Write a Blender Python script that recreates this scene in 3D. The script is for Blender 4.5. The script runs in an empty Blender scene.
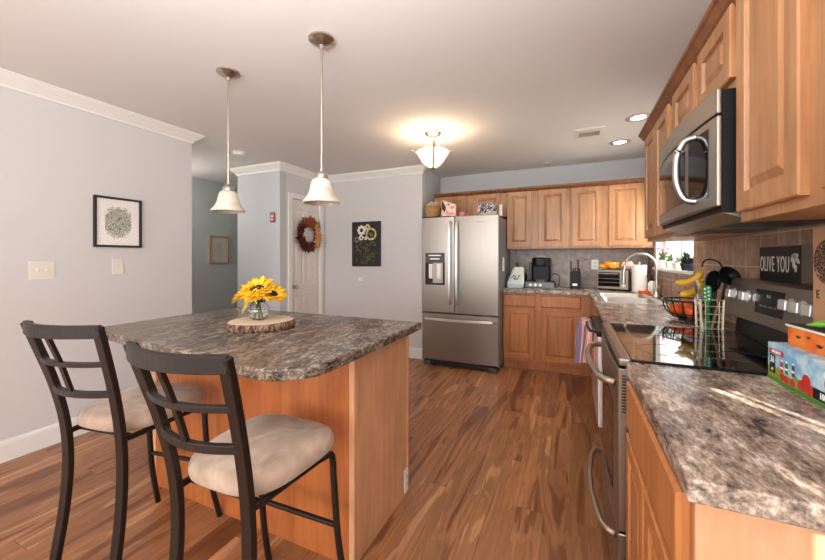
import bpy, bmesh, math, random
from mathutils import Vector, Matrix
random.seed(7)
S = bpy.context.scene
COL = S.collection
PI = math.pi
R = math.radians

# ---------------------------------------------------------------- camera
TH = R(24.1)
cam_d = bpy.data.cameras.new('camera')
cam = bpy.data.objects.new('camera', cam_d)
COL.objects.link(cam)
cam.location = (0, 0, 1.27)
cam.rotation_euler = (R(90), 0, TH)
cam_d.sensor_width = 36
cam_d.lens = 36 * 355 / 825
cam_d.shift_x = 0.0
cam_d.shift_y = -22 / 825
cam_d.clip_start = 0.02
S.camera = cam

# ---------------------------------------------------------------- world, sun, window light, exposure
S.view_settings.view_transform = 'Standard'
S.view_settings.look = 'None'
S.view_settings.gamma = 1
S.view_settings.use_curve_mapping = False
S.view_settings.exposure = 0.03

w = bpy.data.worlds.new('sky')
S.world = w
w.use_nodes = True
nt = w.node_tree
bgn = nt.nodes['Background']
bgn.inputs[0].default_value = (0.86, 0.93, 1.0, 1)
bgn.inputs[1].default_value = 4.0

sd = bpy.data.lights.new('sun', 'SUN')
sun = bpy.data.objects.new('sun', sd)
COL.objects.link(sun)
sd.energy = 16
sd.angle = R(0.6)
sd.color = (1.0, 0.93, 0.82)
sun.rotation_euler = Vector((0.5, -0.866, 0.62)).to_track_quat('Z', 'Y').to_euler()


def area(name, loc, rot, sx, sy, power, color):
    d = bpy.data.lights.new(name, 'AREA')
    d.shape = 'RECTANGLE'
    d.size, d.size_y = sx, sy
    d.energy = power
    d.color = color
    o = bpy.data.objects.new(name, d)
    o.location = loc
    o.rotation_euler = rot
    COL.objects.link(o)
    return o


# daylight through the two wide windows in the rear wall and the patio door
DAY = (0.97, 0.985, 1.0)
area('rear_window_light', (-2.15, -3.10, 1.45), (R(90 + 12), 0, 0), 1.7, 1.5, 44, DAY)
area('rear_window_light', (-0.15, -3.10, 1.45), (R(90 + 12), 0, 0), 1.5, 1.5, 50, DAY)
area('patio_door_light', (0.74, -0.95, 1.1), (R(90 + 10), 0, R(90)), 1.3, 1.9, 20, DAY)
area('sink_window_light', (0.83, 3.78, 1.56), (R(90), 0, R(90)), 1.15, 0.7, 6, DAY)
# unseen fill light added to even the brightness, aimed up at the ceiling
area('ceiling_fill_light', (-0.45, -0.15, 1.80), (R(180 - 22), 0, R(24)), 0.9, 0.9, 60, (0.96, 0.985, 1.0))


# ---------------------------------------------------------------- helpers
def tag(o, label=None, cat=None, group=None, kind=None):
    if label: o['label'] = label
    if cat: o['category'] = cat
    if group: o['group'] = group
    if kind: o['kind'] = kind
    return o


def thing(name, label, cat, loc=(0, 0, 0), rz=0.0, group=None):
    o = bpy.data.objects.new(name, None)
    o.empty_display_size = 0.1
    o.location = loc
    o.rotation_euler = (0, 0, rz)
    COL.objects.link(o)
    return tag(o, label, cat, group)


def obj(name, bm, m, parent=None, smooth=False, bevel=0.0, seg=2, loc=None, rot=None, autos=None):
    bmesh.ops.recalc_face_normals(bm, faces=bm.faces)
    me = bpy.data.meshes.new(name)
    bm.to_mesh(me)
    bm.free()
    ms = m if isinstance(m, (list, tuple)) else [m]
    for x in ms: me.materials.append(x)
    if smooth:
        for p in me.polygons: p.use_smooth = True
    if autos is not None:
        me.set_sharp_from_angle(angle=R(autos))
    o = bpy.data.objects.new(name, me)
    COL.objects.link(o)
    if parent is not None: o.parent = parent
    if loc: o.location = loc
    if rot: o.rotation_euler = rot
    if bevel > 0:
        md = o.modifiers.new('bevel', 'BEVEL')
        md.width = bevel
        md.segments = seg
        md.limit_method = 'ANGLE'
        md.angle_limit = R(40)
    return o


def struct(name, bm, m, **k):
    o = obj(name, bm, m, **k)
    if k.get('parent') is None: o['kind'] = 'structure'
    return o


def dup(root, loc=None, rz=None, label=None, group=None):
    r = root.copy()
    COL.objects.link(r)
    if loc is not None: r.location = loc
    if rz is not None: r.rotation_euler = (0, 0, rz)
    if label: r['label'] = label
    if group: r['group'] = group
    for ch in list(root.children):
        c = ch.copy(); COL.objects.link(c); c.parent = r
        for g in list(ch.children):
            d = g.copy(); COL.objects.link(d); d.parent = c
    return r


def NB(): return bmesh.new()


def bx(bm, x0, x1, y0, y1, z0, z1, mi=0, M=None):
    vs = [bm.verts.new((x, y, z)) for x in (x0, x1) for y in (y0, y1) for z in (z0, z1)]
    fs = []
    for f in ((0, 1, 3, 2), (4, 6, 7, 5), (0, 4, 5, 1), (2, 3, 7, 6), (0, 2, 6, 4), (1, 5, 7, 3)):
        fc = bm.faces.new([vs[i] for i in f]); fc.material_index = mi; fs.append(fc)
    if M is not None:
        for v in vs: v.co = M @ v.co
    return vs


def box(*a, **k):
    bm = NB(); bx(bm, *a, **k); return bm


def prism(bm, pts, z0, z1, mi=0, M=None):
    """pts: 2D polygon in xy, extruded in z; M moves it"""
    a = [bm.verts.new((p[0], p[1], z0)) for p in pts]
    b = [bm.verts.new((p[0], p[1], z1)) for p in pts]
    n = len(pts)
    fs = [bm.faces.new(a), bm.faces.new(b)]
    for i in range(n): fs.append(bm.faces.new([a[i], a[(i + 1) % n], b[(i + 1) % n], b[i]]))
    for f in fs: f.material_index = mi
    if M is not None:
        for v in a + b: v.co = M @ v.co
    return bm


def lathe(bm, prof, seg=32, c=(0, 0, 0), M=None, mi=0, wob=None):
    """prof: list of (r, z)"""
    rings = []
    new = []
    for r, z in prof:
        if r < 1e-5:
            v = bm.verts.new((c[0], c[1], c[2] + z)); rings.append([v]); new.append(v)
        else:
            ring = []
            for i in range(seg):
                t = 2 * PI * i / seg
                rr = r * (wob(t) if wob else 1)
                v = bm.verts.new((c[0] + rr * math.cos(t), c[1] + rr * math.sin(t), c[2] + z))
                ring.append(v); new.append(v)
            rings.append(ring)
    for a, b in zip(rings, rings[1:]):
        if len(a) == 1 and len(b) == 1: continue
        for i in range(seg):
            j = (i + 1) % seg
            if len(a) == 1: f = bm.faces.new([a[0], b[i], b[j]])
            elif len(b) == 1: f = bm.faces.new([a[i], a[j], b[0]])
            else: f = bm.faces.new([a[i], a[j], b[j], b[i]])
            f.material_index = mi
    if M is not None:
        for v in new: v.co = M @ v.co
    return bm


def cyl(bm, r, z0, z1, c=(0, 0, 0), seg=24, M=None, mi=0, r2=None):
    r2 = r if r2 is None else r2
    return lathe(bm, [(0, z0), (r, z0), (r2, z1), (0, z1)], seg, c, M, mi)


def ball(bm, r, c, sx=1, sy=1, sz=1, seg=16, rings=10, M=None, mi=0):
    T = Matrix.Translation(Vector(c)) @ Matrix.Diagonal((sx, sy, sz, 1))
    if M is not None: T = M @ T
    prof = [(0, -r)] + [(r * math.cos(-PI / 2 + PI * i / rings), r * math.sin(-PI / 2 + PI * i / rings)) for i in range(1, rings)] + [(0, r)]
    return lathe(bm, prof, seg, (0, 0, 0), T, mi)


def catmull(pts, n=6):
    P = [Vector(p) for p in pts]
    P = [2 * P[0] - P[1]] + P + [2 * P[-1] - P[-2]]
    out = []
    for i in range(1, len(P) - 2):
        for k in range(n):
            t = k / n
            out.append(0.5 * ((2 * P[i]) + (P[i + 1] - P[i - 1]) * t + (2 * P[i - 1] - 5 * P[i] + 4 * P[i + 1] - P[i + 2]) * t * t + (3 * P[i] - P[i - 1] - 3 * P[i + 1] + P[i + 2]) * t ** 3))
    out.append(P[-2])
    return out


def tube(bm, pts, r=0.01, seg=10, sec=None, up=Vector((0, 0, 1)), closed=False, mi=0):
    """sweep a circle (or section list of (a,b)) along pts. r number or list"""
    P = [Vector(p) for p in pts]
    n = len(P)
    rings = []
    for i, p in enumerate(P):
        if closed: t = P[(i + 1) % n] - P[i - 1]
        elif i == 0: t = P[1] - P[0]
        elif i == n - 1: t = P[-1] - P[-2]
        else: t = (P[i + 1] - P[i]).normalized() + (P[i] - P[i - 1]).normalized()
        t.normalize()
        u = up if abs(t.dot(up)) < 0.95 else (Vector((1, 0, 0)) if abs(t.x) < .9 else Vector((0, 1, 0)))
        a = t.cross(u).normalized()
        b = a.cross(t).normalized()
        rr = r[i] if isinstance(r, (list, tuple)) else r
        if sec is None:
            ring = [bm.verts.new(p + a * rr * math.cos(2 * PI * k / seg) + b * rr * math.sin(2 * PI * k / seg)) for k in range(seg)]
        else:
            ring = [bm.verts.new(p + a * q[0] + b * q[1]) for q in sec]
        rings.append(ring)
    m = len(rings[0])
    rng = range(n) if closed else range(n - 1)
    for i in rng:
        A, B = rings[i], rings[(i + 1) % n]
        for k in range(m):
            f = bm.faces.new([A[k], A[(k + 1) % m], B[(k + 1) % m], B[k]]); f.material_index = mi
    if not closed:
        bm.faces.new(rings[0]).material_index = mi
        bm.faces.new(rings[-1]).material_index = mi
    return bm


def sweep2d(bm, path, prof, side=1):
    """mitred moulding along a 2D path; prof: closed list of (offset from wall, z)"""
    P = [Vector((p[0], p[1])) for p in path]
    n = len(P)
    rings = []
    for i in range(n):
        d0 = (P[i] - P[i - 1]).normalized() if i > 0 else (P[1] - P[0]).normalized()
        d1 = (P[i + 1] - P[i]).normalized() if i < n - 1 else d0
        n0 = Vector((d0.y, -d0.x)) * side
        n1 = Vector((d1.y, -d1.x)) * side
        mt = (n0 + n1).normalized()
        k = 1 / max(0.3, mt.dot(n0))
        rings.append([bm.verts.new((P[i].x + mt.x * o * k, P[i].y + mt.y * o * k, z)) for o, z in prof])
    m = len(prof)
    for A, B in zip(rings, rings[1:]):
        for k in range(m): bm.faces.new([A[k], A[(k + 1) % m], B[(k + 1) % m], B[k]])
    bm.faces.new(rings[0]); bm.faces.new(rings[-1])
    return bm


def text(name, s, size, m, M, parent, sx=1.0, depth=0.0006, align='CENTER', label=None, bold=0.0, sp=1.0):
    cu = bpy.data.curves.new(name, 'FONT')
    cu.body = s; cu.size = size; cu.extrude = depth; cu.offset = bold
    cu.align_x = align; cu.align_y = 'CENTER'; cu.space_character = sp
    cu.resolution_u = 4
    t = bpy.data.objects.new(name, cu)
    COL.objects.link(t)
    dg = bpy.context.evaluated_depsgraph_get()
    me = bpy.data.meshes.new_from_object(t.evaluated_get(dg))
    bpy.data.objects.remove(t)
    bpy.data.curves.remove(cu)
    me.materials.clear(); me.materials.append(m)
    me.transform(M @ Matrix.Diagonal((sx, 1, 1, 1)))
    o = bpy.data.objects.new(name, me)
    COL.objects.link(o)
    o.parent = parent
    if label: o['label'] = label
    return o


def rotz(a): return Matrix.Rotation(a, 4, 'Z')
def rotx(a): return Matrix.Rotation(a, 4, 'X')
def roty(a): return Matrix.Rotation(a, 4, 'Y')
def tr(x, y, z): return Matrix.Translation((x, y, z))


# ---------------------------------------------------------------- materials
def srgb(r, g, b):
    f = lambda c: (c / 255 / 12.92) if c / 255 <= 0.04045 else ((c / 255 + 0.055) / 1.055) ** 2.4
    return (f(r), f(g), f(b), 1)


def mat(name, col, rough=0.5, metal=0.0, **kw):
    m = bpy.data.materials.new(name)
    m.use_nodes = True
    b = m.node_tree.nodes['Principled BSDF']
    b.inputs['Base Color'].default_value = col
    b.inputs['Roughness'].default_value = rough
    b.inputs['Metallic'].default_value = metal
    for k, v in kw.items(): b.inputs[k.replace('_', ' ')].default_value = v
    return m


def N(m, t, **kw):
    n = m.node_tree.nodes.new(t)
    for k, v in kw.items():
        if k in n.inputs: n.inputs[k].default_value = v
        else: setattr(n, k, v)
    return n


def L(m, a, b): m.node_tree.links.new(a, b)
def BS(m): return m.node_tree.nodes['Principled BSDF']


def ramp(m, stops, fac):
    n = N(m, 'ShaderNodeValToRGB')
    cr = n.color_ramp
    while len(cr.elements) < len(stops): cr.elements.new(0.5)
    for e, (p, c) in zip(cr.elements, stops):
        e.position = p; e.color = c if len(c) == 4 else (*c, 1)
    L(m, fac, n.inputs[0])
    return n


def coords(m, scale=(1, 1, 1), rnd=True, rot=(0, 0, 0)):
    tc = N(m, 'ShaderNodeTexCoord')
    mp = N(m, 'ShaderNodeMapping')
    mp.inputs['Scale'].default_value = scale
    mp.inputs['Rotation'].default_value = rot
    if rnd:
        oi = N(m, 'ShaderNodeObjectInfo')
        mul = N(m, 'ShaderNodeVectorMath', operation='SCALE')
        cb = N(m, 'ShaderNodeCombineXYZ')
        for i in range(3): L(m, oi.outputs['Random'], cb.inputs[i])
        L(m, cb.outputs[0], mul.inputs[0]); mul.inputs['Scale'].default_value = 37.0
        ad = N(m, 'ShaderNodeVectorMath', operation='ADD')
        L(m, tc.outputs['Object'], ad.inputs[0]); L(m, mul.outputs[0], ad.inputs[1])
        L(m, ad.outputs[0], mp.inputs[0])
    else:
        L(m, tc.outputs['Object'], mp.inputs[0])
    return mp.outputs[0]


def mix(m, a, b, fac, mode='MIX'):
    n = N(m, 'ShaderNodeMix', data_type='RGBA', blend_type=mode)
    if isinstance(fac, (int, float)): n.inputs[0].default_value = fac
    else: L(m, fac, n.inputs[0])
    for i, s in ((6, a), (7, b)):
        if isinstance(s, tuple): n.inputs[i].default_value = s
        else: L(m, s, n.inputs[i])
    return n.outputs[2]


def bump(m, h, strength=0.2, dist=0.01):
    n = N(m, 'ShaderNodeBump')
    n.inputs['Strength'].default_value = strength
    n.inputs['Distance'].default_value = dist
    L(m, h, n.inputs['Height'])
    L(m, n.outputs[0], BS(m).inputs['Normal'])


def wood_mat(name, c_lo, c_mid, c_hi, rough=0.38, horiz=False):
    m = mat(name, c_mid, rough)
    v = coords(m, (26, 26, 2.2) if not horiz else (2.2, 26, 26))
    n = N(m, 'ShaderNodeTexNoise', Scale=1.0, Detail=6.0, Roughness=0.6, Distortion=0.6)
    L(m, v, n.inputs['Vector'])
    v2 = coords(m, (1.6, 1.6, 1.0))
    n2 = N(m, 'ShaderNodeTexNoise', Scale=2.2, Detail=3.0, Distortion=0.8)
    L(m, v2, n2.inputs['Vector'])
    r1 = ramp(m, [(0.3, c_lo), (0.52, c_mid), (0.75, c_hi)], n.outputs[0])
    r2 = ramp(m, [(0.3, (0.84, 0.80, 0.76)), (0.7, (1.08, 1.06, 1.04))], n2.outputs[0])
    c = mix(m, r1.outputs[0], r2.outputs[0], 1.0, 'MULTIPLY')
    L(m, c, BS(m).inputs['Base Color'])
    bump(m, n.outputs[0], 0.05, 0.002)
    return m


M_maple = wood_mat('maple', srgb(156, 108, 70), srgb(176, 128, 86), srgb(194, 148, 106))
M_maple2 = wood_mat('maple_base', srgb(162, 98, 52), srgb(180, 116, 66), srgb(196, 134, 82))
M_crownwood = wood_mat('crown_wood', srgb(104, 58, 28), srgb(124, 74, 38), srgb(144, 92, 52), 0.4)
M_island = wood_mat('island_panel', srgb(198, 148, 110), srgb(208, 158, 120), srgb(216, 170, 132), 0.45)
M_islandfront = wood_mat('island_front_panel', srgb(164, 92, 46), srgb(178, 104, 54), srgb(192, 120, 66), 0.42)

M_walllt = mat('wall_paint', srgb(208, 205, 203), 0.75)
M_wallbl = mat('wall_paint_blue_grey', srgb(188, 191, 193), 0.75)
M_wallhall = mat('hall_paint', srgb(190, 198, 198), 0.75)
M_ceil = mat('ceiling_paint', srgb(226, 222, 220), 0.85)
for mm in (M_walllt, M_wallbl, M_ceil):
    v = coords(mm, (1, 1, 1), rnd=False)
    n = N(mm, 'ShaderNodeTexNoise', Scale=160.0, Detail=2.0)
    L(mm, v, n.inputs['Vector']); bump(mm, n.outputs[0], 0.06, 0.002)
M_trim = mat('trim_white', srgb(232, 228, 224), 0.4)
M_door = mat('door_white', srgb(226, 219, 211), 0.4)

# floor
M_floor = mat('floor_planks', srgb(150, 92, 56), 0.34)
m = M_floor
tc = N(m, 'ShaderNodeTexCoord')
sep = N(m, 'ShaderNodeSeparateXYZ'); L(m, tc.outputs['Object'], sep.inputs[0])
cb = N(m, 'ShaderNodeCombineXYZ'); L(m, sep.outputs[1], cb.inputs[0]); L(m, sep.outputs[0], cb.inputs[1])
br = N(m, 'ShaderNodeTexBrick', offset=0.37, offset_frequency=2)
br.inputs['Color1'].default_value = (0, 0, 0, 1); br.inputs['Color2'].default_value = (1, 1, 1, 1)
br.inputs['Mortar'].default_value = (0.5, 0.5, 0.5, 1)
br.inputs['Scale'].default_value = 1.0; br.inputs['Mortar Size'].default_value = 0.0012
br.inputs['Mortar Smooth'].default_value = 0.0
br.inputs['Brick Width'].default_value = 1.15; br.inputs['Row Height'].default_value = 0.127
L(m, cb.outputs[0], br.inputs['Vector'])
off = N(m, 'ShaderNodeVectorMath', operation='SCALE'); off.inputs['Scale'].default_value = 23.0
L(m, br.outputs['Color'], off.inputs[0])
ad = N(m, 'ShaderNodeVectorMath', operation='ADD'); L(m, tc.outputs['Object'], ad.inputs[0]); L(m, off.outputs[0], ad.inputs[1])
mp = N(m, 'ShaderNodeMapping'); mp.inputs['Scale'].default_value = (7.0, 0.85, 1); L(m, ad.outputs[0], mp.inputs[0])
n1 = N(m, 'ShaderNodeTexNoise', Scale=1.0, Detail=4.0, Roughness=0.5, Distortion=1.3); L(m, mp.outputs[0], n1.inputs['Vector'])
mp2 = N(m, 'ShaderNodeMapping'); mp2.inputs['Scale'].default_value = (42, 2.2, 1); L(m, ad.outputs[0], mp2.inputs[0])
n2 = N(m, 'ShaderNodeTexNoise', Scale=1.0, Detail=5.0, Roughness=0.6, Distortion=0.4); L(m, mp2.outputs[0], n2.inputs['Vector'])
# contour lines of the big noise make the swirling hickory figure
sn = N(m, 'ShaderNodeMath', operation='MULTIPLY'); L(m, n1.outputs[0], sn.inputs[0]); sn.inputs[1].default_value = 30.0
sn2 = N(m, 'ShaderNodeMath', operation='SINE'); L(m, sn.outputs[0], sn2.inputs[0])
r_big = ramp(m, [(0.28, srgb(112, 66, 40)), (0.41, srgb(154, 102, 66)), (0.56, srgb(176, 124, 84)), (0.76, srgb(196, 148, 108))], n1.outputs[0])
r_line = ramp(m, [(0.0, (0.66, 0.60, 0.56)), (0.35, (0.93, 0.92, 0.91)), (1.0, (1.05, 1.05, 1.05))], sn2.outputs[0])
r_fine = ramp(m, [(0.3, (0.72, 0.68, 0.65)), (0.55, (1.0, 1.0, 1.0)), (0.8, (1.12, 1.12, 1.12))], n2.outputs[0])
c = mix(m, r_big.outputs[0], r_line.outputs[0], 0.8, 'MULTIPLY')
c = mix(m, c, r_fine.outputs[0], 0.9, 'MULTIPLY')
r_pl = ramp(m, [(0.0, (0.86, 0.83, 0.81)), (1.0, (1.10, 1.10, 1.10))], br.outputs['Color'])
c = mix(m, c, r_pl.outputs[0], 1.0, 'MULTIPLY')
sf = N(m, 'ShaderNodeMath', operation='MULTIPLY'); L(m, br.outputs['Fac'], sf.inputs[0]); sf.inputs[1].default_value = 0.45
c = mix(m, c, (0.06, 0.025, 0.012, 1), sf.outputs[0])
L(m, c, BS(m).inputs['Base Color'])
bump(m, n2.outputs[0], 0.08, 0.002)

# laminate countertop
def laminate(name, tint, rot, fleck=0.95):
    m = mat(name, (0.2, 0.17, 0.15, 1), 0.27)
    v = coords(m, (1.0, 0.42, 1.0), rnd=False, rot=(0, 0, rot))
    n1 = N(m, 'ShaderNodeTexNoise', Scale=19.0, Detail=9.0, Roughness=0.75, Distortion=0.25); L(m, v, n1.inputs['Vector'])
    n2 = N(m, 'ShaderNodeTexNoise', Scale=90.0, Detail=4.0, Roughness=0.7, Distortion=0.4); L(m, v, n2.inputs['Vector'])
    a = N(m, 'ShaderNodeMath', operation='MULTIPLY_ADD'); L(m, n2.outputs[0], a.inputs[0]); a.inputs[1].default_value = fleck
    s = N(m, 'ShaderNodeMath', operation='SUBTRACT'); L(m, n1.outputs[0], s.inputs[0]); s.inputs[1].default_value = fleck / 2
    L(m, s.outputs[0], a.inputs[2])
    r = ramp(m, [(0.27, srgb(40, 40, 48)), (0.37, srgb(82, 74, 72)), (0.46, srgb(122, 112, 106)), (0.56, srgb(158, 148, 140)), (0.68, srgb(210, 204, 198))], a.outputs[0])
    n3 = N(m, 'ShaderNodeTexNoise', Scale=2.6, Detail=3.0, Distortion=0.5); L(m, v, n3.inputs['Vector'])
    r3 = ramp(m, [(0.35, (0.96, 0.85, 0.74)), (0.65, (1.0, 1.0, 1.02))], n3.outputs[0])
    c = mix(m, r.outputs[0], r3.outputs[0], 0.8, 'MULTIPLY')
    c = mix(m, c, tint, 1.0, 'MULTIPLY')
    L(m, c, BS(m).inputs['Base Color'])
    return m


M_lam = laminate('laminate_stone_look', (1.08, 1.03, 0.98, 1), R(35), 0.6)
M_lam_isl = laminate('laminate_island', (0.58, 0.53, 0.48, 1), R(60))

# backsplash tile
def tile_mat(name, axis, x_off, z_off, dark, tw_=0.153, th_=0.150, grout=srgb(206, 190, 172)):
    m = mat(name, (0.3, 0.2, 0.15, 1), 0.4)
    tc = N(m, 'ShaderNodeTexCoord'); sep = N(m, 'ShaderNodeSeparateXYZ'); L(m, tc.outputs['Object'], sep.inputs[0])
    cb = N(m, 'ShaderNodeCombineXYZ'); L(m, sep.outputs[axis], cb.inputs[0]); L(m, sep.outputs[2], cb.inputs[1])
    mp = N(m, 'ShaderNodeMapping'); mp.inputs['Location'].default_value = (x_off, z_off, 0); L(m, cb.outputs[0], mp.inputs[0])
    br = N(m, 'ShaderNodeTexBrick', offset=0.0)
    br.inputs['Color1'].default_value = (0.35, 0.35, 0.35, 1); br.inputs['Color2'].default_value = (0.75, 0.75, 0.75, 1)
    br.inputs['Scale'].default_value = 1.0; br.inputs['Mortar Size'].default_value = 0.0028; br.inputs['Mortar Smooth'].default_value = 0.1
    br.inputs['Brick Width'].default_value = tw_; br.inputs['Row Height'].default_value = th_
    L(m, mp.outputs[0], br.inputs['Vector'])
    n = N(m, 'ShaderNodeTexNoise', Scale=14.0, Detail=6.0, Roughness=0.65); L(m, tc.outputs['Object'], n.inputs['Vector'])
    if dark: st = [(0.3, srgb(122, 106, 98)), (0.5, srgb(152, 136, 126)), (0.7, srgb(176, 160, 148))]
    else: st = [(0.3, srgb(122, 94, 74)), (0.5, srgb(158, 128, 106)), (0.7, srgb(182, 152, 128))]
    r = ramp(m, st, n.outputs[0])
    r2 = ramp(m, [(0.2, (0.86, 0.86, 0.86)), (0.8, (1.1, 1.1, 1.1))], br.outputs['Color'])
    c = mix(m, r.outputs[0], r2.outputs[0], 0.8, 'MULTIPLY')
    c = mix(m, c, grout, br.outputs['Fac'])
    L(m, c, BS(m).inputs['Base Color'])
    return m


M_tileR = tile_mat('tile_right', 1, 0.0, -1.378 + 0.150 * 10, False)
M_tileB = tile_mat('tile_back', 0, 0.03, -1.378 + 0.46 * 4, True, 0.33, 0.46, srgb(168, 154, 142))


def steel(name, col, rough, sc=(2, 2, 300)):
    m = mat(name, col, rough, 1.0)
    v = coords(m, sc)
    n = N(m, 'ShaderNodeTexNoise', Scale=1.0, Detail=1.0); L(m, v, n.inputs['Vector'])
    r = ramp(m, [(0.3, (rough * .92,) * 3), (0.7, (rough * 1.08,) * 3)], n.outputs[0])
    L(m, r.outputs[0], BS(m).inputs['Roughness'])
    BS(m).inputs['Anisotropic'].default_value = 0.5
    return m


M_steel = steel('stainless_steel', (0.33, 0.295, 0.26, 1), 0.42)
M_steelw = steel('stainless_steel_range', (0.33, 0.29, 0.25, 1), 0.34)
M_steel_lt = mat('polished_steel', (0.74, 0.73, 0.71, 1), 0.34, 1.0)
M_nickel = mat('brushed_nickel', (0.56, 0.50, 0.44, 1), 0.28, 1.0)
M_chrome = mat('chrome', (0.8, 0.8, 0.8, 1), 0.08, 1.0)
M_knob = mat('satin_knob', (0.85, 0.84, 0.82, 1), 0.32, 0.7)
M_black = mat('black_plastic', (0.010, 0.010, 0.011, 1), 0.35, Specular_IOR_Level=0.15)
M_blackm = mat('black_matte', (0.015, 0.014, 0.014, 1), 0.6)
M_glassblk = mat('black_glass', (0.006, 0.006, 0.007, 1), 0.05)
M_darkgrey = mat('dark_grey_plastic', (0.06, 0.06, 0.062, 1), 0.45)
M_grey = mat('grey_case', (0.16, 0.16, 0.165, 1), 0.45)
M_bronze = mat('bronze_metal', (0.015, 0.009, 0.0065, 1), 0.42, 0.0, Specular_IOR_Level=0.28)
M_white = mat('white_plastic', srgb(232, 230, 224), 0.35)
M_cream = mat('cream_plastic', srgb(226, 220, 208), 0.4)
M_whitepaper = mat('white_paper', srgb(236, 232, 226), 0.8)
M_orange = mat('orange_skin', srgb(226, 92, 20), 0.45)
M_banana = mat('banana_skin', srgb(236, 186, 40), 0.5)
M_bananatip = mat('banana_tip', srgb(110, 80, 30), 0.7)
M_green = mat('green_silicone', srgb(20, 140, 70), 0.4)
M_wirebrz = mat('wire_bronze', (0.02, 0.016, 0.014, 1), 0.4, 0.6)
M_wiregold = mat('wire_champagne', (0.80, 0.70, 0.52, 1), 0.35, 0.8)
M_kraft = mat('kraft_paper', srgb(190, 146, 110), 0.85)
M_ink = mat('dark_ink', srgb(40, 32, 28), 0.7)
M_woodspoon = mat('spoon_wood', srgb(150, 112, 82), 0.6)
M_pink = mat('pink_plastic', srgb(222, 130, 132), 0.5)
M_leafg = mat('leaf_green', srgb(72, 108, 40), 0.55)
M_leafdk = mat('leaf_dark', srgb(36, 44, 40), 0.55)
M_petal = mat('petal_yellow', srgb(250, 196, 30), 0.55)
M_seed = mat('sunflower_seed', srgb(42, 22, 14), 0.85)
M_glass = mat('clear_glass', (1, 1, 1, 1), 0.02, Transmission_Weight=1.0, IOR=1.45)
M_water = mat('water', (0.93, 1, 0.95, 1), 0.0, Transmission_Weight=1.0, IOR=1.33)
M_red = mat('red_plate', srgb(140, 44, 44), 0.4)

# seat fabric
M_seat = mat('suede_fabric', srgb(196, 168, 146), 0.9, Sheen_Weight=0.3)
v = coords(M_seat, (1, 1, 1))
n = N(M_seat, 'ShaderNodeTexNoise', Scale=9.0, Detail=3.0, Distortion=1.5); L(M_seat, v, n.inputs['Vector'])
r = ramp(M_seat, [(0.3, srgb(150, 126, 106)), (0.5, srgb(166, 142, 122)), (0.7, srgb(182, 160, 140))], n.outputs[0])
L(M_seat, r.outputs[0], BS(M_seat).inputs['Base Color'])

# frosted pendant glass
M_frost = mat('frosted_alabaster_glass', srgb(238, 228, 212), 0.45, Transmission_Weight=0.15)
v = coords(M_frost, (1, 1, 1))
n = N(M_frost, 'ShaderNodeTexNoise', Scale=14.0, Detail=4.0, Distortion=2.0); L(M_frost, v, n.inputs['Vector'])
r = ramp(M_frost, [(0.35, srgb(208, 196, 178)), (0.65, srgb(228, 220, 206))], n.outputs[0])
L(M_frost, r.outputs[0], BS(M_frost).inputs['Base Color'])
M_lamp = mat('lit_bowl_glass', srgb(250, 230, 196), 0.4)
BS(M_lamp).inputs['Emission Color'].default_value = (1.0, 0.78, 0.50, 1)
BS(M_lamp).inputs['Emission Strength'].default_value = 2.2
M_bulb = mat('lit_lens', (1, 1, 1, 1), 0.4)
BS(M_bulb).inputs['Emission Color'].default_value = (1.0, 0.95, 0.86, 1)
BS(M_bulb).inputs['Emission Strength'].default_value = 7.0

# ---------------------------------------------------------------- room
H = 2.42
XL, XR, YB, YR = -3.23, 0.805, 4.80, -3.2
struct('floor', box(-5.1, XR + .15, YR - .15, 5.8, -0.06, 0.0), M_floor)
struct('ceiling', box(-5.1, XR + .15, YR - .15, 5.8, H, H + 0.08), M_ceil)
struct('wall_left', box(XL - .12, XL, YR, 2.18, 0, H), M_walllt)
struct('wall_hall_near', box(-4.9, XL - .12, 2.06, 2.18, 0, H), M_walllt)
struct('wall_hall', box(-5.02, -4.9, 2.06, 5.7, 0, H), M_wallhall)
struct('wall_hall_end', box(-4.9, -3.84, 5.58, 5.7, 0, H), M_wallbl)
struct('wall_closet_front', box(-3.955, XL, 3.28, 3.38, 0, H), M_wallbl)
struct('wall_closet_far_side', box(-3.955, -3.84, 3.38, 5.58, 0, H), M_wallbl)
DY0, DY1, DZ = 3.47, 4.03, 2.03
bm = NB()
bx(bm, XL - .12, XL, 3.38, DY0, 0, H); bx(bm, XL - .12, XL, DY1, 4.22, 0, H); bx(bm, XL - .12, XL, DY0, DY1, DZ, H)
struct('wall_door_side', bm, M_walllt)
struct('wall_centre', box(XL, -1.71, 4.12, 4.22, 0, H), M_walllt)
struct('wall_alcove_side', box(-1.81, -1.71, 4.22, 4.9, 0, H), M_wallbl)
struct('wall_back', box(-1.71, XR + .12, YB, YB + .1, 0, H), M_wallbl)
# right wall with window over the sink and patio door beyond the counter end
WY0, WY1, WZ0, WZ1 = 3.15, 4.40, 1.17, 1.95
PY0, PY1, PZ1 = -1.65, 0.52, 2.05
bm = NB()
for a in ((PY1, WY0, 0, H), (WY1, YB, 0, H), (WY0, WY1, 0, WZ0), (WY0, WY1, WZ1, H), (YR, PY0, 0, H), (PY0, PY1, PZ1, H)):
    bx(bm, XR, XR + .12, *a)
struct('wall_right', bm, M_walllt)
bm = NB()
for a in ((-3.35, -3.05, 0, H), (-1.25, -0.95, 0, H), (0.65, XR + .12, 0, H)):
    bx(bm, a[0], a[1], YR - .12, YR, a[2], a[3])
for x0, x1 in ((-3.05, -1.25), (-0.95, 0.65)):
    bx(bm, x0, x1, YR - .12, YR, 0, 0.65); bx(bm, x0, x1, YR - .12, YR, 2.25, H)
struct('wall_rear', bm, M_walllt)

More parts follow.
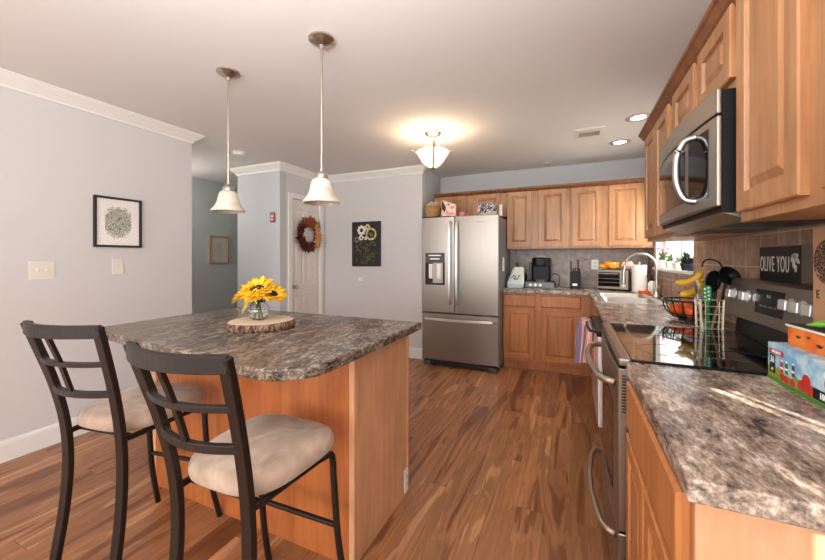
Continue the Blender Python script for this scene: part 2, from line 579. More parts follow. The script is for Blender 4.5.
# crown mouldings
CP = [(0, H), (0, H - .085), (.010, H - .085), (.014, H - .070), (.034, H - .050), (.060, H - .026), (.070, H - .018), (.072, H - .010), (.080, H - .008), (.080, H)]
struct('trim_1', sweep2d(NB(), [(XL, YR), (XL, 2.18), (-4.9, 2.18)], CP, 1), M_trim)
struct('trim_2', sweep2d(NB(), [(-3.955, 5.5), (-3.955, 3.28), (XL, 3.28), (XL, 4.12), (-1.71, 4.12), (-1.71, 4.14)], CP, 1), M_trim)
BP = [(0, 0), (0, .135), (.007, .135), (.012, .120), (.014, .110), (.014, 0)]
struct('baseboard_left', sweep2d(NB(), [(XL, YR), (XL, 2.18), (-4.9, 2.18)], BP, 1), M_trim)
struct('baseboard_closet', sweep2d(NB(), [(-3.955, 5.5), (-3.955, 3.28), (XL, 3.28), (XL, DY0 - .07)], BP, 1), M_trim)
struct('baseboard_centre', sweep2d(NB(), [(XL, 4.12), (-1.71, 4.12), (-1.71, 4.7)], BP, 1), M_trim)
struct('baseboard_hall', sweep2d(NB(), [(-4.9, 5.58), (-4.9, 2.18)], BP, -1), M_trim)

# closet door with casing, six panels, knob
d = thing('door_1', None, None, (XL, (DY0 + DY1) / 2, 0)); d['kind'] = 'structure'
W2 = (DY1 - DY0) / 2
bm = NB()
bx(bm, -.065, -.030, -W2 + .004, W2 - .004, .008, DZ - .004)
door_leaf = bm
def panel_yz(bm, x, y0, y1, z0, z1, s=1):
    rings = []
    for ins, dx in ((0, 0), (.012, -.010), (.022, -.010), (.045, -.001)):
        rings.append([bm.verts.new((x + s * dx, y, z)) for y, z in ((y0 + ins, z0 + ins), (y1 - ins, z0 + ins), (y1 - ins, z1 - ins), (y0 + ins, z1 - ins))])
    for A, B in zip(rings, rings[1:]):
        for k in range(4): bm.faces.new([A[k], A[(k + 1) % 4], B[(k + 1) % 4], B[k]])
    bm.faces.new(rings[-1])
# stiles and rails over a recessed field
ys = [(-W2 + .075, -.035), (.035, W2 - .075)]
zs = [(.16, .78), (.92, 1.50), (1.62, 1.90)]
F0 = -.030; F1 = -.018
for a in ((-W2 + .004, -W2 + .075, .008, DZ - .004), (W2 - .075, W2 - .004, .008, DZ - .004), (-.035, .035, .008, DZ - .004)):
    bx(door_leaf, F0, F1, *a)
for y0, y1 in ys:
    for z0, z1 in ((.008, .16), (.78, .92), (1.50, 1.62), (1.90, DZ - .004)): bx(door_leaf, F0, F1, y0, y1, z0, z1)
    for z0, z1 in zs: panel_yz(door_leaf, F1, y0, y1, z0, z1)
obj('door_leaf', door_leaf, M_door, d)
bm = NB()
cw = .062
for y0, y1, z0, z1 in ((-W2 - cw, -W2 + .003, 0, DZ + cw), (W2 - .003, W2 + cw, 0, DZ + cw), (-W2, W2, DZ - .003, DZ + cw)):
    bx(bm, 0.0, .016, y0, y1, z0, z1)
bx(bm, -.118, .002, -W2 - .001, -W2 + .003, 0, DZ); bx(bm, -.118, .002, W2 - .003, W2 + .001, 0, DZ); bx(bm, -.118, .002, -W2, W2, DZ - .003, DZ + .001)
obj('door_casing', bm, M_trim, d, bevel=.004)
Mk = tr(-.018, -W2 + .065, .90) @ roty(R(90))
obj('door_knob', lathe(NB(), [(0, 0), (.032, 0), (.032, .006), (.012, .010), (.011, .030), (.024, .040), (.030, .052), (.026, .064), (0, .068)], 24, M=Mk), M_nickel, d, smooth=True, autos=40)
for z in (.25, 1.75):
    obj('hinge', box(-.02, .004, W2 - .012, W2 + .002, z - .045, z + .045), M_nickel, d)

# window over the sink
wd = thing('window_1', None, None, (XR, 0, 0)); wd['kind'] = 'structure'
bm = NB()
fr = .045
for a in ((WY0, WY0 + fr, WZ0, WZ1), (WY1 - fr, WY1, WZ0, WZ1), (WY0 + fr, WY1 - fr, WZ0, WZ0 + fr), (WY0 + fr, WY1 - fr, WZ1 - fr, WZ1), ((WY0 + WY1) / 2 - .02, (WY0 + WY1) / 2 + .02, WZ0 + fr, WZ1 - fr)):
    bx(bm, .07, .115, *a)
obj('window_frame', bm, M_trim, wd, bevel=.004)
obj('pane', box(.090, .094, WY0 + fr, WY1 - fr, WZ0 + fr, WZ1 - fr), M_glass, wd)
obj('window_sill', box(-.035, .07, WY0 - .02, WY1 + .02, WZ0 - .022, WZ0 + .002), M_trim, wd, bevel=.005)

# rear windows
for i, (x0, x1) in enumerate(((-3.05, -1.25), (-0.95, 0.65))):
    wn = thing('window_%d' % (i + 2), None, None, ((x0 + x1) / 2, YR, 0)); wn['kind'] = 'structure'
    hw = (x1 - x0) / 2
    bm = NB()
    for a in ((-hw, -hw + .06), (hw - .06, hw), (-.03, .03)): bx(bm, a[0], a[1], -.08, -.03, .65, 2.25)
    for z in (.65, 2.19): bx(bm, -hw, hw, -.08, -.03, z, z + .06)
    obj('window_frame', bm, M_trim, wn)
# patio door with vertical blinds
pd = thing('door_2', None, None, (XR, 0, 0)); pd['kind'] = 'structure'
bm = NB()
bx(bm, .04, .10, PY0, PY1, PZ1 - .05, PZ1); bx(bm, .04, .10, PY0, PY1, 0.0, .03)
for y in (PY0, PY1 - .05): bx(bm, .04, .10, y, y + .05, .03, PZ1 - .05)
obj('door_frame', bm, M_trim, pd)
bl = thing('vertical_blind', 'white vertical slat blind hanging over the patio door', 'blind', (XR, 0, 0))
obj('sun_stop_valance', box(-.015, .035, PY0, PY1, 1.56, PZ1 + .03), M_trim, bl)  # unseen board, made deep to stop the higher sun rays
y = PY1 - .045
bm = NB()
gaps = [(0.395, 0.455), (-0.08, -0.020)]
while y > PY0:
    y1 = y; y0 = y - .085
    hit = [g for g in gaps if g[0] < y1 and g[1] > y0]
    if hit:
        g = hit[0]
        if y1 - g[1] > .004: bx(bm, .002, .005, g[1], y1, .05, PZ1 - .03)
        y = g[0]
        gaps.remove(g)
        continue
    bx(bm, .002 + (.003 if int(y * 100) % 2 else 0), .0045 + (.003 if int(y * 100) % 2 else 0), y0 - .006, y1, .05, PZ1 - .03)
    y = y0
obj('slats', bm, M_whitepaper, bl)

# backsplash tiles
bm = NB()
t0 = XR - .010
for a in ((0.72, WY0 - .02, .914, 1.40), (WY0 - .02, WY1 + .02, .914, WZ0 - .022), (WY1 + .02, YB, .914, 1.40)):
    bx(bm, t0, XR, *a)
struct('backsplash_right', bm, M_tileR)
struct('backsplash_back', box(-.723, XR - .011, YB - .010, YB, .914, 1.40), M_tileB)


# ---------------------------------------------------------------- cabinetry
def raised_door(w_, h_, t=.020, fw=.055):
    """door slab in local coords: x 0..w, z 0..h, back at y=0, front y=-t"""
    bm = NB()
    pr = [(0, 0), (0, -t + .004), (.004, -t), (fw, -t), (fw + .004, -t + .012), (fw + .010, -t + .012), (fw + .032, -t + .002)]
    rings = []
    for ins, y in pr:
        rings.append([bm.verts.new((x, y, z)) for x, z in ((ins, ins), (w_ - ins, ins), (w_ - ins, h_ - ins), (ins, h_ - ins))])
    for A, B in zip(rings, rings[1:]):
        for k in range(4): bm.faces.new([A[k], A[(k + 1) % 4], B[(k + 1) % 4], B[k]])
    bm.faces.new(rings[0]); bm.faces.new(rings[-1])
    return bm


def slab_front(w_, h_, t=.020):
    bm = NB()
    pr = [(0, 0), (0, -t + .009), (.007, -t + .001), (.012, -t)]
    rings = []
    for ins, y in pr:
        rings.append([bm.verts.new((x, y, z)) for x, z in ((ins, ins), (w_ - ins, ins), (w_ - ins, h_ - ins), (ins, h_ - ins))])
    for A, B in zip(rings, rings[1:]):
        for k in range(4): bm.faces.new([A[k], A[(k + 1) % 4], B[(k + 1) % 4], B[k]])
    bm.faces.new(rings[0]); bm.faces.new(rings[-1])
    return bm


def cabinet(name, label, cat, loc, rz, W_, z0, z1, depth, doors, drawers=(), m=M_maple, toe=0, group=None, toe_x1=None, hollow=False):
    """front at local y=0, body behind it; doors/drawers: (x0, x1, z0, z1)"""
    c = thing(name, label, cat, loc, rz, group)
    bm = NB()
    if hollow:
        for q in ((0, W_, 0, .02, z0 + toe, z1), (0, .018, .02, depth, z0 + toe, z1), (W_ - .018, W_, .02, depth, z0 + toe, z1), (.018, W_ - .018, .02, depth, z0 + toe, z0 + toe + .018)):
            bx(bm, *q)
    else:
        bx(bm, 0, W_, .0, depth, z0 + toe, z1)
    if toe: bx(bm, 0.0, toe_x1 or W_, .06, depth, z0, z0 + toe)
    obj('body', bm, m, c, bevel=.0015, seg=1)
    for x0, x1, a, b in doors:
        obj('door', raised_door(x1 - x0, b - a), m, c, loc=(x0, 0, a))
    for x0, x1, a, b in drawers:
        obj('drawer', slab_front(x1 - x0, b - a), m, c, loc=(x0, 0, a))
    return c


UB, UT = 1.38, 2.09
RD = -R(90)
# upper cabinets on the right wall (front faces -X): local x runs towards the camera
XF = .475
cabinet('wall_cabinet', 'tall two-door maple wall cabinet between the microwave and the right edge of the photo', 'cabinet', (XF, 1.405, 0), RD, .84, UB, UT, .328,
        [(.022, .345, UB + .028, UT - .02), (.420, .78, UB + .028, UT - .02)])
cabinet('wall_cabinet', 'short two-door maple wall cabinet directly above the microwave', 'cabinet', (XF, 2.200, 0), RD, .793, 1.80, UT, .328,
        [(.075, .400, 1.838, UT - .02), (.455, .773, 1.838, UT - .02)])
cabinet('wall_cabinet', 'narrow-looking maple wall cabinet beyond the microwave beside the sink window', 'cabinet', (XF, 2.875, 0), RD, .673, UB, UT, .328,
        [(.020, .330, UB + .02, UT - .02), (.355, .655, UB + .02, UT - .02)])
# uppers on the back wall
YU = 4.45
cabinet('wall_cabinet', 'pair of low maple wall cabinet doors above the refrigerator', 'cabinet', (-1.66, YU, 0), 0, .937, 1.78, UT, .348,
        [(.05, .43, 1.80, UT - .02), (.53, .865, 1.80, UT - .02)])
cabinet('wall_cabinet', 'two-door maple wall cabinet above the coffee maker', 'cabinet', (-.722, YU, 0), 0, .704, UB, UT, .348,
        [(.006, .292, UB + .02, UT - .02), (.369, .674, UB + .02, UT - .02)])
cabinet('wall_cabinet', 'two-door maple wall cabinet above the toaster oven in the corner', 'cabinet', (-.016, YU, 0), 0, .805, UB, UT, .348,
        [(.022, .325, UB + .02, UT - .02), (.390, .705, UB + .02, UT - .02)])
# crown on the cabinets
WCP = [(0, UT - .035), (.006, UT - .035), (.010, UT - .022), (.022, UT - .008), (.036, UT + .018), (.044, UT + .026), (.046, UT + .040), (.0, UT + .040), (-.30, UT + .040), (-.30, UT + .001), (0, UT + .001)]
bm = sweep2d(NB(), [(XF, .565), (XF, 2.876)], WCP[:8] + [(0, UT + .04)], -1)
bm2 = NB()
WC2 = [(.001, UT - .035), (.006, UT - .035), (.010, UT - .022), (.022, UT - .008), (.036, UT + .018), (.044, UT + .026), (.046, UT + .040), (.001, UT + .040)]
sweep2d(bm2, [(XF, .565), (XF, 2.876), (XR - .001, 2.876)], WC2, -1)
bm.free()
tag(obj('crown_moulding', bm2, M_crownwood), 'dark-stained maple crown moulding along the top of the right wall cabinets', 'moulding')
bm2 = NB()
WC3 = [(.001, UT - .022), (.010, UT - .018), (.020, UT - .004), (.030, UT + .012), (.034, UT + .030), (.001, UT + .030)]
sweep2d(bm2, [(-1.662, YU), (XR - .001, YU)], WC3, 1)
tag(obj('crown_moulding', bm2, M_crownwood), 'thin maple crown moulding along the top of the back wall cabinets', 'moulding')

# base cabinets
BZ = .874
cabinet('base_cabinet', 'maple base cabinet with two drawers and two doors right of the refrigerator', 'cabinet', (-.722, 4.185, 0), 0, .908, 0, BZ, .60,
        [(.008, .349, .128, .700), (.414, .809, .128, .690)], [(.008, .354, .722, .852), (.414, .814, .722, .852)], m=M_maple2, toe=.10)
cabinet('base_cabinet', 'maple sink base cabinet beyond the dishwasher in the corner', 'cabinet', (.19, 4.18, 0), RD, 1.36, 0, BZ, .60,
        [(.30, .80, .128, .700), (.83, 1.33, .128, .700)], [(.30, 1.33, .722, .852)], m=M_maple2, toe=.10, hollow=True)
nc = cabinet('base_cabinet', 'maple base cabinet in front, with one wide drawer over two doors beside the range', 'cabinet', (.19, 1.415, 0), RD, .665, 0, BZ, .60,
        [(.012, .318, .128, .675), (.338, .645, .128, .675)], [(.012, .645, .700, .855)], m=M_maple2, toe=.10, toe_x1=.62)
bm = NB(); bx(bm, .0, .600, -.006, .012, .0, BZ)
obj('end_panel', bm, M_island, nc, loc=(.665 + .006, 0, 0), rot=(0, 0, R(90)), bevel=.001, seg=1)
for z in (.56, .69):
    obj('hinge', cyl(NB(), .004, 0, .03, seg=10), M_blackm, nc, loc=(.654, -.006, z))

# countertops
CT0, CT1 = .875, .914
bm = NB()
EB = .172
prism(bm, [(EB, .705), (.794, .705), (.794, 1.418), (EB, 1.418)], CT0, CT1)
tag(obj('countertop', bm, M_lam, bevel=.004, seg=2), 'stone-look laminate countertop slab in the right foreground with sunlit streaks', 'countertop')
SX0, SX1, SY0, SY1 = .235, .650, 3.22, 4.06
bm = NB()
xs = [-.723, EB, SX0, SX1, .794]; ysg = [2.185, SY0, SY1, 4.145, 4.789]
vg = {}
def cell(i, j):
    if j <= 2 and i == 0: return False
    if i == 2 and j == 1: return False
    return True
def V(i, j, z):
    k = (i, j, z)
    if k not in vg: vg[k] = bm.verts.new((xs[i], ysg[j], z))
    return vg[k]
for i in range(4):
    for j in range(4):
        if not cell(i, j): continue
        for z in (CT0, CT1): bm.faces.new([V(i, j, z), V(i + 1, j, z), V(i + 1, j + 1, z), V(i, j + 1, z)])
        for (di, dj, a, b) in ((-1, 0, (i, j), (i, j + 1)), (1, 0, (i + 1, j), (i + 1, j + 1)), (0, -1, (i, j), (i + 1, j)), (0, 1, (i, j + 1), (i + 1, j + 1))):
            ni, nj = i + di, j + dj
            if 0 <= ni < 4 and 0 <= nj < 4 and cell(ni, nj): continue
            bm.faces.new([V(*a, CT0), V(*b, CT0), V(*b, CT1), V(*a, CT1)])
tag(obj('countertop', bm, M_lam, bevel=.006), 'L-shaped stone-look laminate countertop around the sink and back corner', 'countertop')

# ---------------------------------------------------------------- sink, faucet
sk = thing('kitchen_sink', 'double-bowl stainless steel sink set in the counter below the window', 'sink', ((SX0 + SX1) / 2, (SY0 + SY1) / 2, CT1))
hx, hy_ = (SX1 - SX0) / 2 - .003, (SY1 - SY0) / 2 - .003
def bowl(bm, x0, x1, y0, y1, zt, zb, r=.05):
    def rr(x0, x1, y0, y1, r, z):
        pts = []
        for cx, cy, a0 in ((x1 - r, y1 - r, 0), (x0 + r, y1 - r, 90), (x0 + r, y0 + r, 180), (x1 - r, y0 + r, 270)):
            for k in range(5):
                a = R(a0 + 22.5 * k); pts.append(bm.verts.new((cx + r * math.cos(a), cy + r * math.sin(a), z)))
        return pts
    rings = [rr(x0, x1, y0, y1, r, zt), rr(x0 + .006, x1 - .006, y0 + .006, y1 - .006, r, zt - .01), rr(x0 + .014, x1 - .014, y0 + .014, y1 - .014, r, zb + .03), rr(x0 + .04, x1 - .04, y0 + .04, y1 - .04, r * .7, zb)]
    for A, B in zip(rings, rings[1:]):
        for k in range(20): bm.faces.new([A[k], A[(k + 1) % 20], B[(k + 1) % 20], B[k]])
    bm.faces.new(rings[-1])
    return rings[0]
bm = NB()
for y0, y1 in ((-hy_ + .012, -.012), (.012, hy_ - .012)):
    bowl(bm, -hx + .012, hx - .035, y0, y1, .003, -.17)
obj('basin', bm, M_steel_lt, sk, smooth=True, autos=50)
bm = NB()
e = .018
for a in ((-hx - e, -hx + .014, -hy_ - e, hy_ + e), (hx - .037, hx + e, -hy_ - e, hy_ + e), (-hx, hx, -hy_ - e, -hy_ + .014), (-hx, hx, hy_ - .014, hy_ + e), (-hx, hx, -.014, .014)):
    bx(bm, a[0], a[1], a[2], a[3], .0005, .006)
obj('rim', bm, M_steel_lt, sk, bevel=.002)
for y in (-hy_ / 2, hy_ / 2):
    obj('drain', cyl(NB(), .04, -.169, -.165, (0, y, 0)), M_chrome, sk, smooth=True, autos=40)

fc = thing('faucet', 'brushed nickel gooseneck faucet arching over the sink', 'faucet', (.705, 3.84, CT1))
bm = NB()
lathe(bm, [(0, 0), (.032, 0), (.032, .008), (.024, .014), (.022, .075), (.016, .085), (0, .085)], 24)
obj('base', bm, M_nickel, fc, smooth=True, autos=40)
pts = [(0, 0, .08), (0, 0, .27)]
for k in range(1, 13):
    a = PI * k / 12 * 1.03
    pts.append((-.125 + .125 * math.cos(a), 0, .27 + .125 * math.sin(a)))
pts.append((-.256, 0, .22))
obj('spout', tube(NB(), pts, .0125, 14), M_nickel, fc, smooth=True, autos=60)
bm = NB(); cyl(bm, .017, .12, .225, (-.257, 0, 0))
obj('spray_head', bm, M_nickel, fc, smooth=True, autos=40)
obj('handle', tube(NB(), [(0, .0, .055), (.0, -.05, .065), (-.01, -.115, .10)], [.010, .008, .006], 10), M_nickel, fc, smooth=True, autos=60)

# ---------------------------------------------------------------- range
rg = thing('electric_range', 'stainless steel electric range with black glass cooktop between the two counters', 'range', (0, 0, 0))
RY0, RY1 = 1.424, 2.180
obj('body', box(.19, .793, RY0, RY1, .06, .895), M_grey, rg)
bm = NB(); bx(bm, .19, .712, RY0 - .002, RY1 + .002, .895, .921)
obj('cooktop', bm, M_glassblk, rg, bevel=.003)
bm = NB()
bx(bm, .150, .190, RY0 - .001, RY1 + .001, .893, .922)
obj('cooktop_trim', bm, M_steelw, rg, bevel=.008, seg=3)
M_burner = mat('burner_ring', (0.05, 0.05, 0.052, 1), 0.25)
for bxx, by, rr in ((.33, 1.62, .095), (.33, 1.98, .075), (.56, 1.62, .075), (.56, 1.98, .10)):
    bm = NB(); lathe(bm, [(rr - .003, .0), (rr, .0), (rr, .0006), (rr - .003, .0006), (rr - .003, 0)], 40)
    obj('burner_ring', bm, M_burner, rg, loc=(bxx, by, .9212))
# oven door, drawer with bowed fronts
def bow_front(y0, y1, z0, z1, x_edge, x_mid, xb, m_edge=False):
    n = 10
    pts = [(xb, y0)]
    for k in range(n + 1):
        t = k / n
        pts.append((x_edge - (x_edge - x_mid) * (1 - (2 * t - 1) ** 2), y0 + (y1 - y0) * t))
    pts.append((xb, y1))
    return prism(NB(), pts, z0, z1)
obj('oven_door', bow_front(RY0 + .002, RY1 - .002, .315, .885, .150, .138, .189), M_steelw, rg, bevel=.004)
obj('oven_window', bow_front(RY0 + .11, RY1 - .11, .40, .74, .1425, .1345, .145), M_glassblk, rg)
obj('storage_drawer', bow_front(RY0 + .002, RY1 - .002, .075, .308, .150, .138, .189), M_steelw, rg, bevel=.004)
hp = catmull([(.148, RY0 + .06, .815), (.105, RY0 + .10, .818), (.078, RY0 + .24, .822), (.070, (RY0 + RY1) / 2, .825), (.078, RY1 - .24, .822), (.105, RY1 - .10, .818), (.148, RY1 - .06, .815)], 6)
obj('oven_handle', tube(NB(), hp, .0135, 12), M_nickel, rg, smooth=True, autos=60)
hp = catmull([(.148, RY0 + .06, .262), (.108, RY0 + .10, .264), (.085, RY0 + .24, .268), (.078, (RY0 + RY1) / 2, .270), (.085, RY1 - .24, .268), (.108, RY1 - .10, .264), (.148, RY1 - .06, .262)], 6)
obj('drawer_handle', tube(NB(), hp, .0115, 12), M_nickel, rg, smooth=True, autos=60)
# vent slots down the near edge of the door
bm = NB()
for k in range(13):
    z = .86 - k * .0105
    bx(bm, .161, .173, RY0 + .0008, RY0 + .006, z - .003, z + .003)
obj('vent_slot', bm, M_blackm, rg)
# backguard: slanted console
bm = NB()
Mx = Matrix(((0, 0, 0, 0), (0, 0, 1, 0), (0, 1, 0, 0), (0, 0, 0, 1)))
def prism_y(bm, pts, y0, y1, mi=0):
    a = [bm.verts.new((p[0], y0, p[1])) for p in pts]; b = [bm.verts.new((p[0], y1, p[1])) for p in pts]
    n = len(pts)
    bm.faces.new(a).material_index = mi; bm.faces.new(b).material_index = mi
    for i in range(n): bm.faces.new([a[i], a[(i + 1) % n], b[(i + 1) % n], b[i]]).material_index = mi
    return bm
prism_y(bm, [(.688, 1.005), (.702, 1.165), (.712, 1.176), (.792, 1.176), (.792, .90), (.730, .90), (.730, 1.000), (.692, 1.000)], RY0, RY1)
obj('backguard', bm, M_steelw, rg, bevel=.003)
bm = NB()
prism_y(bm, [(.712, .921), (.7295, .921), (.7295, .9995), (.722, .9995)], RY0 + .004, RY1 - .004)
obj('backguard_base', bm, mat('black_enamel', (.008, .008, .008, 1), .3, Specular_IOR_Level=.2), rg, bevel=.002)
sl = math.atan2(.164, .047)     # console slope
def console_M(y, t, outd=0.0):
    # local x -> -Y, local y -> up the console, local z -> out of it
    up = Vector((.014, 0, .160)).normalized(); out = Vector((-.160, 0, .014)).normalized()
    p = Vector((.688, y, 1.005)) + up * t + out * outd
    xx = Vector((0, -1, 0))
    return Matrix(((xx.x, up.x, out.x, p.x), (xx.y, up.y, out.y, p.y), (xx.z, up.z, out.z, p.z), (0, 0, 0, 1)))
bm = NB(); bx(bm, -.105, .105, -.048, .048, -.002, .003, M=console_M(1.810, .092))
obj('display', bm, mat('display_black', (.006, .006, .007, 1), .25, Specular_IOR_Level=.2), rg)
M_digit = mat('display_print', srgb(120, 150, 120), 0.5)
text('display_print', '8:46', .018, M_digit, console_M(1.810, .116, .0035), rg, label='green clock digits')
text('display_print', 'BAKE   BROIL   START   OFF', .0105, mat('grey_print', srgb(120, 120, 116), .5), console_M(1.810, .076, .0035), rg)
for ky in (2.125, 1.985, 1.655, 1.585, 1.515):
    bm = NB(); cyl(bm, .026, 0, .006, M=console_M(ky, .100), seg=20)
    bx(bm, -.024, .024, -.018, .018, .006, .030, M=console_M(ky, .100))
    obj('knob', bm, M_knob, rg, bevel=.004)

# ---------------------------------------------------------------- dishwasher
dw = thing('dishwasher', 'stainless steel dishwasher beyond the range with a tea towel on its bar', 'dishwasher', (0, 0, 0))
obj('body', box(.19, .77, 2.19, 2.79, .10, .868), M_grey, dw)
obj('kick_plate', box(.21, .25, 2.19, 2.79, .0, .10), M_blackm, dw)
obj('door_panel', box(.132, .189, 2.194, 2.786, .34, .835), M_steel_lt, dw, bevel=.004)
obj('lower_panel', box(.170, .189, 2.194, 2.786, .11, .335), M_steelw, dw, bevel=.003)
obj('control_panel', box(.128, .189, 2.194, 2.786, .838, .868), M_black, dw, bevel=.004)
obj('handle', tube(NB(), [(.128, 2.25, .855), (.098, 2.27, .855), (.090, 2.45, .855), (.090, 2.74, .855), (.128, 2.76, .855)], .009, 10), M_blackm, dw, smooth=True)

# tea towel over dishwasher bar
M_towel = mat('striped_towel', srgb(220, 180, 165), 0.9)
tcn = N(M_towel, 'ShaderNodeTexCoord'); sp_ = N(M_towel, 'ShaderNodeSeparateXYZ'); L(M_towel, tcn.outputs['Object'], sp_.inputs[0])
mu = N(M_towel, 'ShaderNodeMath', operation='MULTIPLY_ADD'); L(M_towel, sp_.outputs[1], mu.inputs[0]); mu.inputs[1].default_value = 190.0; L(M_towel, sp_.outputs[0], mu.inputs[2])
si = N(M_towel, 'ShaderNodeMath', operation='SINE'); L(M_towel, mu.outputs[0], si.inputs[0])
rr_ = ramp(M_towel, [(0.2, srgb(126, 106, 128)), (0.45, srgb(226, 214, 206)), (0.8, srgb(232, 150, 120))], si.outputs[0])
L(M_towel, rr_.outputs[0], BS(M_towel).inputs['Base Color'])
bm = NB()
rings = []
for i in range(15):
    z = .872 - .285 * i / 14
    wd = .028 + .016 * min(1, i / 3) + .006 * i / 14
    ring = []
    for j in range(36):
        t = 2 * PI * j / 36
        rr_w = 1 + .16 * math.sin(7 * t + .15 * i) * min(1, i / 3)
        ring.append(bm.verts.new((.086 + (wd + .004) * rr_w * math.cos(t) - .010 * i / 14, 2.60 + .050 * rr_w * math.sin(t), z + (.006 * math.sin(3 * t) if i == 14 else 0))))
    rings.append(ring)
for A_, B_ in zip(rings, rings[1:]):
    for j in range(36): bm.faces.new([A_[j], A_[(j + 1) % 36], B_[(j + 1) % 36], B_[j]])
bm.faces.new(rings[0]); bm.faces.new(rings[-1])
tw = obj('tea_towel', bm, M_towel, smooth=True, autos=60)
tag(tw, 'pink and purple striped tea towel hanging from the dishwasher bar', 'towel')

# ---------------------------------------------------------------- microwave
mw = thing('microwave', 'stainless steel over-the-range microwave with a bowed front and loop handle', 'microwave', (0, 0, 0))
MY0, MY1 = 1.400, 2.190
obj('case', box(.428, .80, MY0 + .004, MY1 - .004, 1.415, 1.795), M_black, mw)
def mwx(t): return .427 - .028 * (1 - (2 * t - 1) ** 2)
def mw_panel(y0, y1, z0, z1, dx, xb):
    n = 14; pts = [(xb, y0)]
    for k in range(n + 1):
        y = y0 + (y1 - y0) * k / n
        pts.append((mwx((y - MY0) / (MY1 - MY0)) + dx, y))
    pts.append((xb, y1))
    return prism(NB(), pts, z0, z1)
obj('top_grille', mw_panel(MY0, MY1, 1.722, 1.800, -.012, .4275), M_steel, mw, bevel=.004)
obj('door', mw_panel(MY0, MY1, 1.432, 1.716, -.012, .4275), M_steel, mw, bevel=.004)
obj('door_window', mw_panel(MY0 + .24, MY1 - .045, 1.478, 1.672, -.0145, .42), M_glassblk, mw)
obj('control_panel', mw_panel(MY0 + .05, MY0 + .20, 1.468, 1.690, -.0145, .43), M_glassblk, mw)
hx0 = mwx(.18) - .012
hp = catmull([(hx0, 1.545, 1.468), (hx0 - .032, 1.548, 1.480), (hx0 - .052, 1.548, 1.53), (hx0 - .056, 1.548, 1.582), (hx0 - .052, 1.548, 1.634), (hx0 - .032, 1.548, 1.682), (hx0, 1.545, 1.694)], 6)
obj('handle', tube(NB(), hp, .012, 12), mat('satin_steel', (0.5, 0.49, 0.47, 1), 0.3, 1.0), mw, smooth=True, autos=60)
bm = NB()
prism_y(bm, [(.430, 1.414), (.79, 1.414), (.79, 1.388), (.50, 1.388)], MY0 + .02, MY1 - .02)
obj('vent_base', bm, M_steelw, mw, bevel=.002)
for y in (1.60, 1.98): obj('vent_filter', box(.52, .74, y - .12, y + .12, 1.384, 1.3878), M_darkgrey, mw)

# ---------------------------------------------------------------- refrigerator
rf = thing('refrigerator', 'stainless steel french-door refrigerator with bottom freezer drawer in the alcove', 'refrigerator', (-1.178, 3.92, 0))
FW = .452
obj('case', box(-FW + .003, FW - .003, .075, .82, .045, 1.735), M_grey, rf, bevel=.004)
bm = NB(); bx(bm, -FW + .02, FW - .02, .03, .60, 0.012, .06)
obj('kick_grille', bm, M_blackm, rf)
for s in (-1, 1):
    obj('foot', box(s * (FW - .06) - .04, s * (FW - .06) + .04, .005, .07, 0, .055), M_darkgrey, rf, bevel=.005)
def fdoor(x0, x1, z0, z1, bow=.010):
    n = 8; pts = [(x0, .07)]
    for k in range(n + 1):
        t = k / n; pts.append((x0 + (x1 - x0) * t, .006 - bow * (1 - (2 * t - 1) ** 2)))
    pts.append((x1, .07))
    return prism(NB(), pts, z0, z1)
obj('door', fdoor(-FW, -.050, .632, 1.748), M_steel, rf, bevel=.005).__setitem__('label', 'left door with the water dispenser')
obj('door', fdoor(-.044, FW, .632, 1.748), M_steel, rf, bevel=.005).__setitem__('label', 'right door')
obj('freezer_drawer', fdoor(-FW, FW, .075, .618), M_steel, rf, bevel=.005)
for x in (-.092, -.010):
    hp = catmull([(x, .0, .740), (x, -.040, .765), (x, -.055, .92), (x, -.060, 1.20), (x, -.055, 1.50), (x, -.040, 1.660), (x, .0, 1.685)], 5)
    obj('door_handle', tube(NB(), hp, 1, sec=[(-.013, -.008), (.013, -.008), (.013, .008), (-.013, .008)], up=Vector((0, 1, 0))), M_steel_lt, rf, bevel=.003)
hp = catmull([(-.40, .0, .560), (-.385, -.035, .562), (-.2, -.055, .560), (0, -.060, .558), (.2, -.055, .560), (.385, -.035, .562), (.40, .0, .560)], 5)
obj('drawer_handle', tube(NB(), hp, 1, sec=[(-.008, -.014), (.008, -.014), (.008, .014), (-.008, .014)]), M_steel_lt, rf, bevel=.003)
bm = NB()
bx(bm, -.405, -.165, -.012, .0, 1.215, 1.330)
obj('dispenser_panel', bm, M_darkgrey, rf, bevel=.003)
bm = NB()
for a in ((-.405, -.385, .955, 1.215), (-.185, -.165, .955, 1.215), (-.385, -.185, .955, .978)):
    bx(bm, a[0], a[1], -.012, .0, a[2], a[3])
bx(bm, -.385, -.185, -.003, .0, .978, 1.215)
dp = obj('dispenser', bm, M_blackm, rf, bevel=.002)
bm = NB()
for x in (-.335, -.235): bx(bm, x - .022, x + .022, -.014, -.004, 1.03, 1.20)
obj('paddle', bm, M_nickel, dp)
for z, wz in ((1.30, .15), (1.26, .12)):
    obj('panel_button', box(-.285 - wz / 2, -.285 + wz / 2, -.0135, -.0115, z - .006, z + .006), M_steel_lt, rf)
text('nameplate', 'Whirlpool', .022, M_darkgrey, tr(.10 + .16, -.0045, 1.675) @ rotx(R(90)), rf)

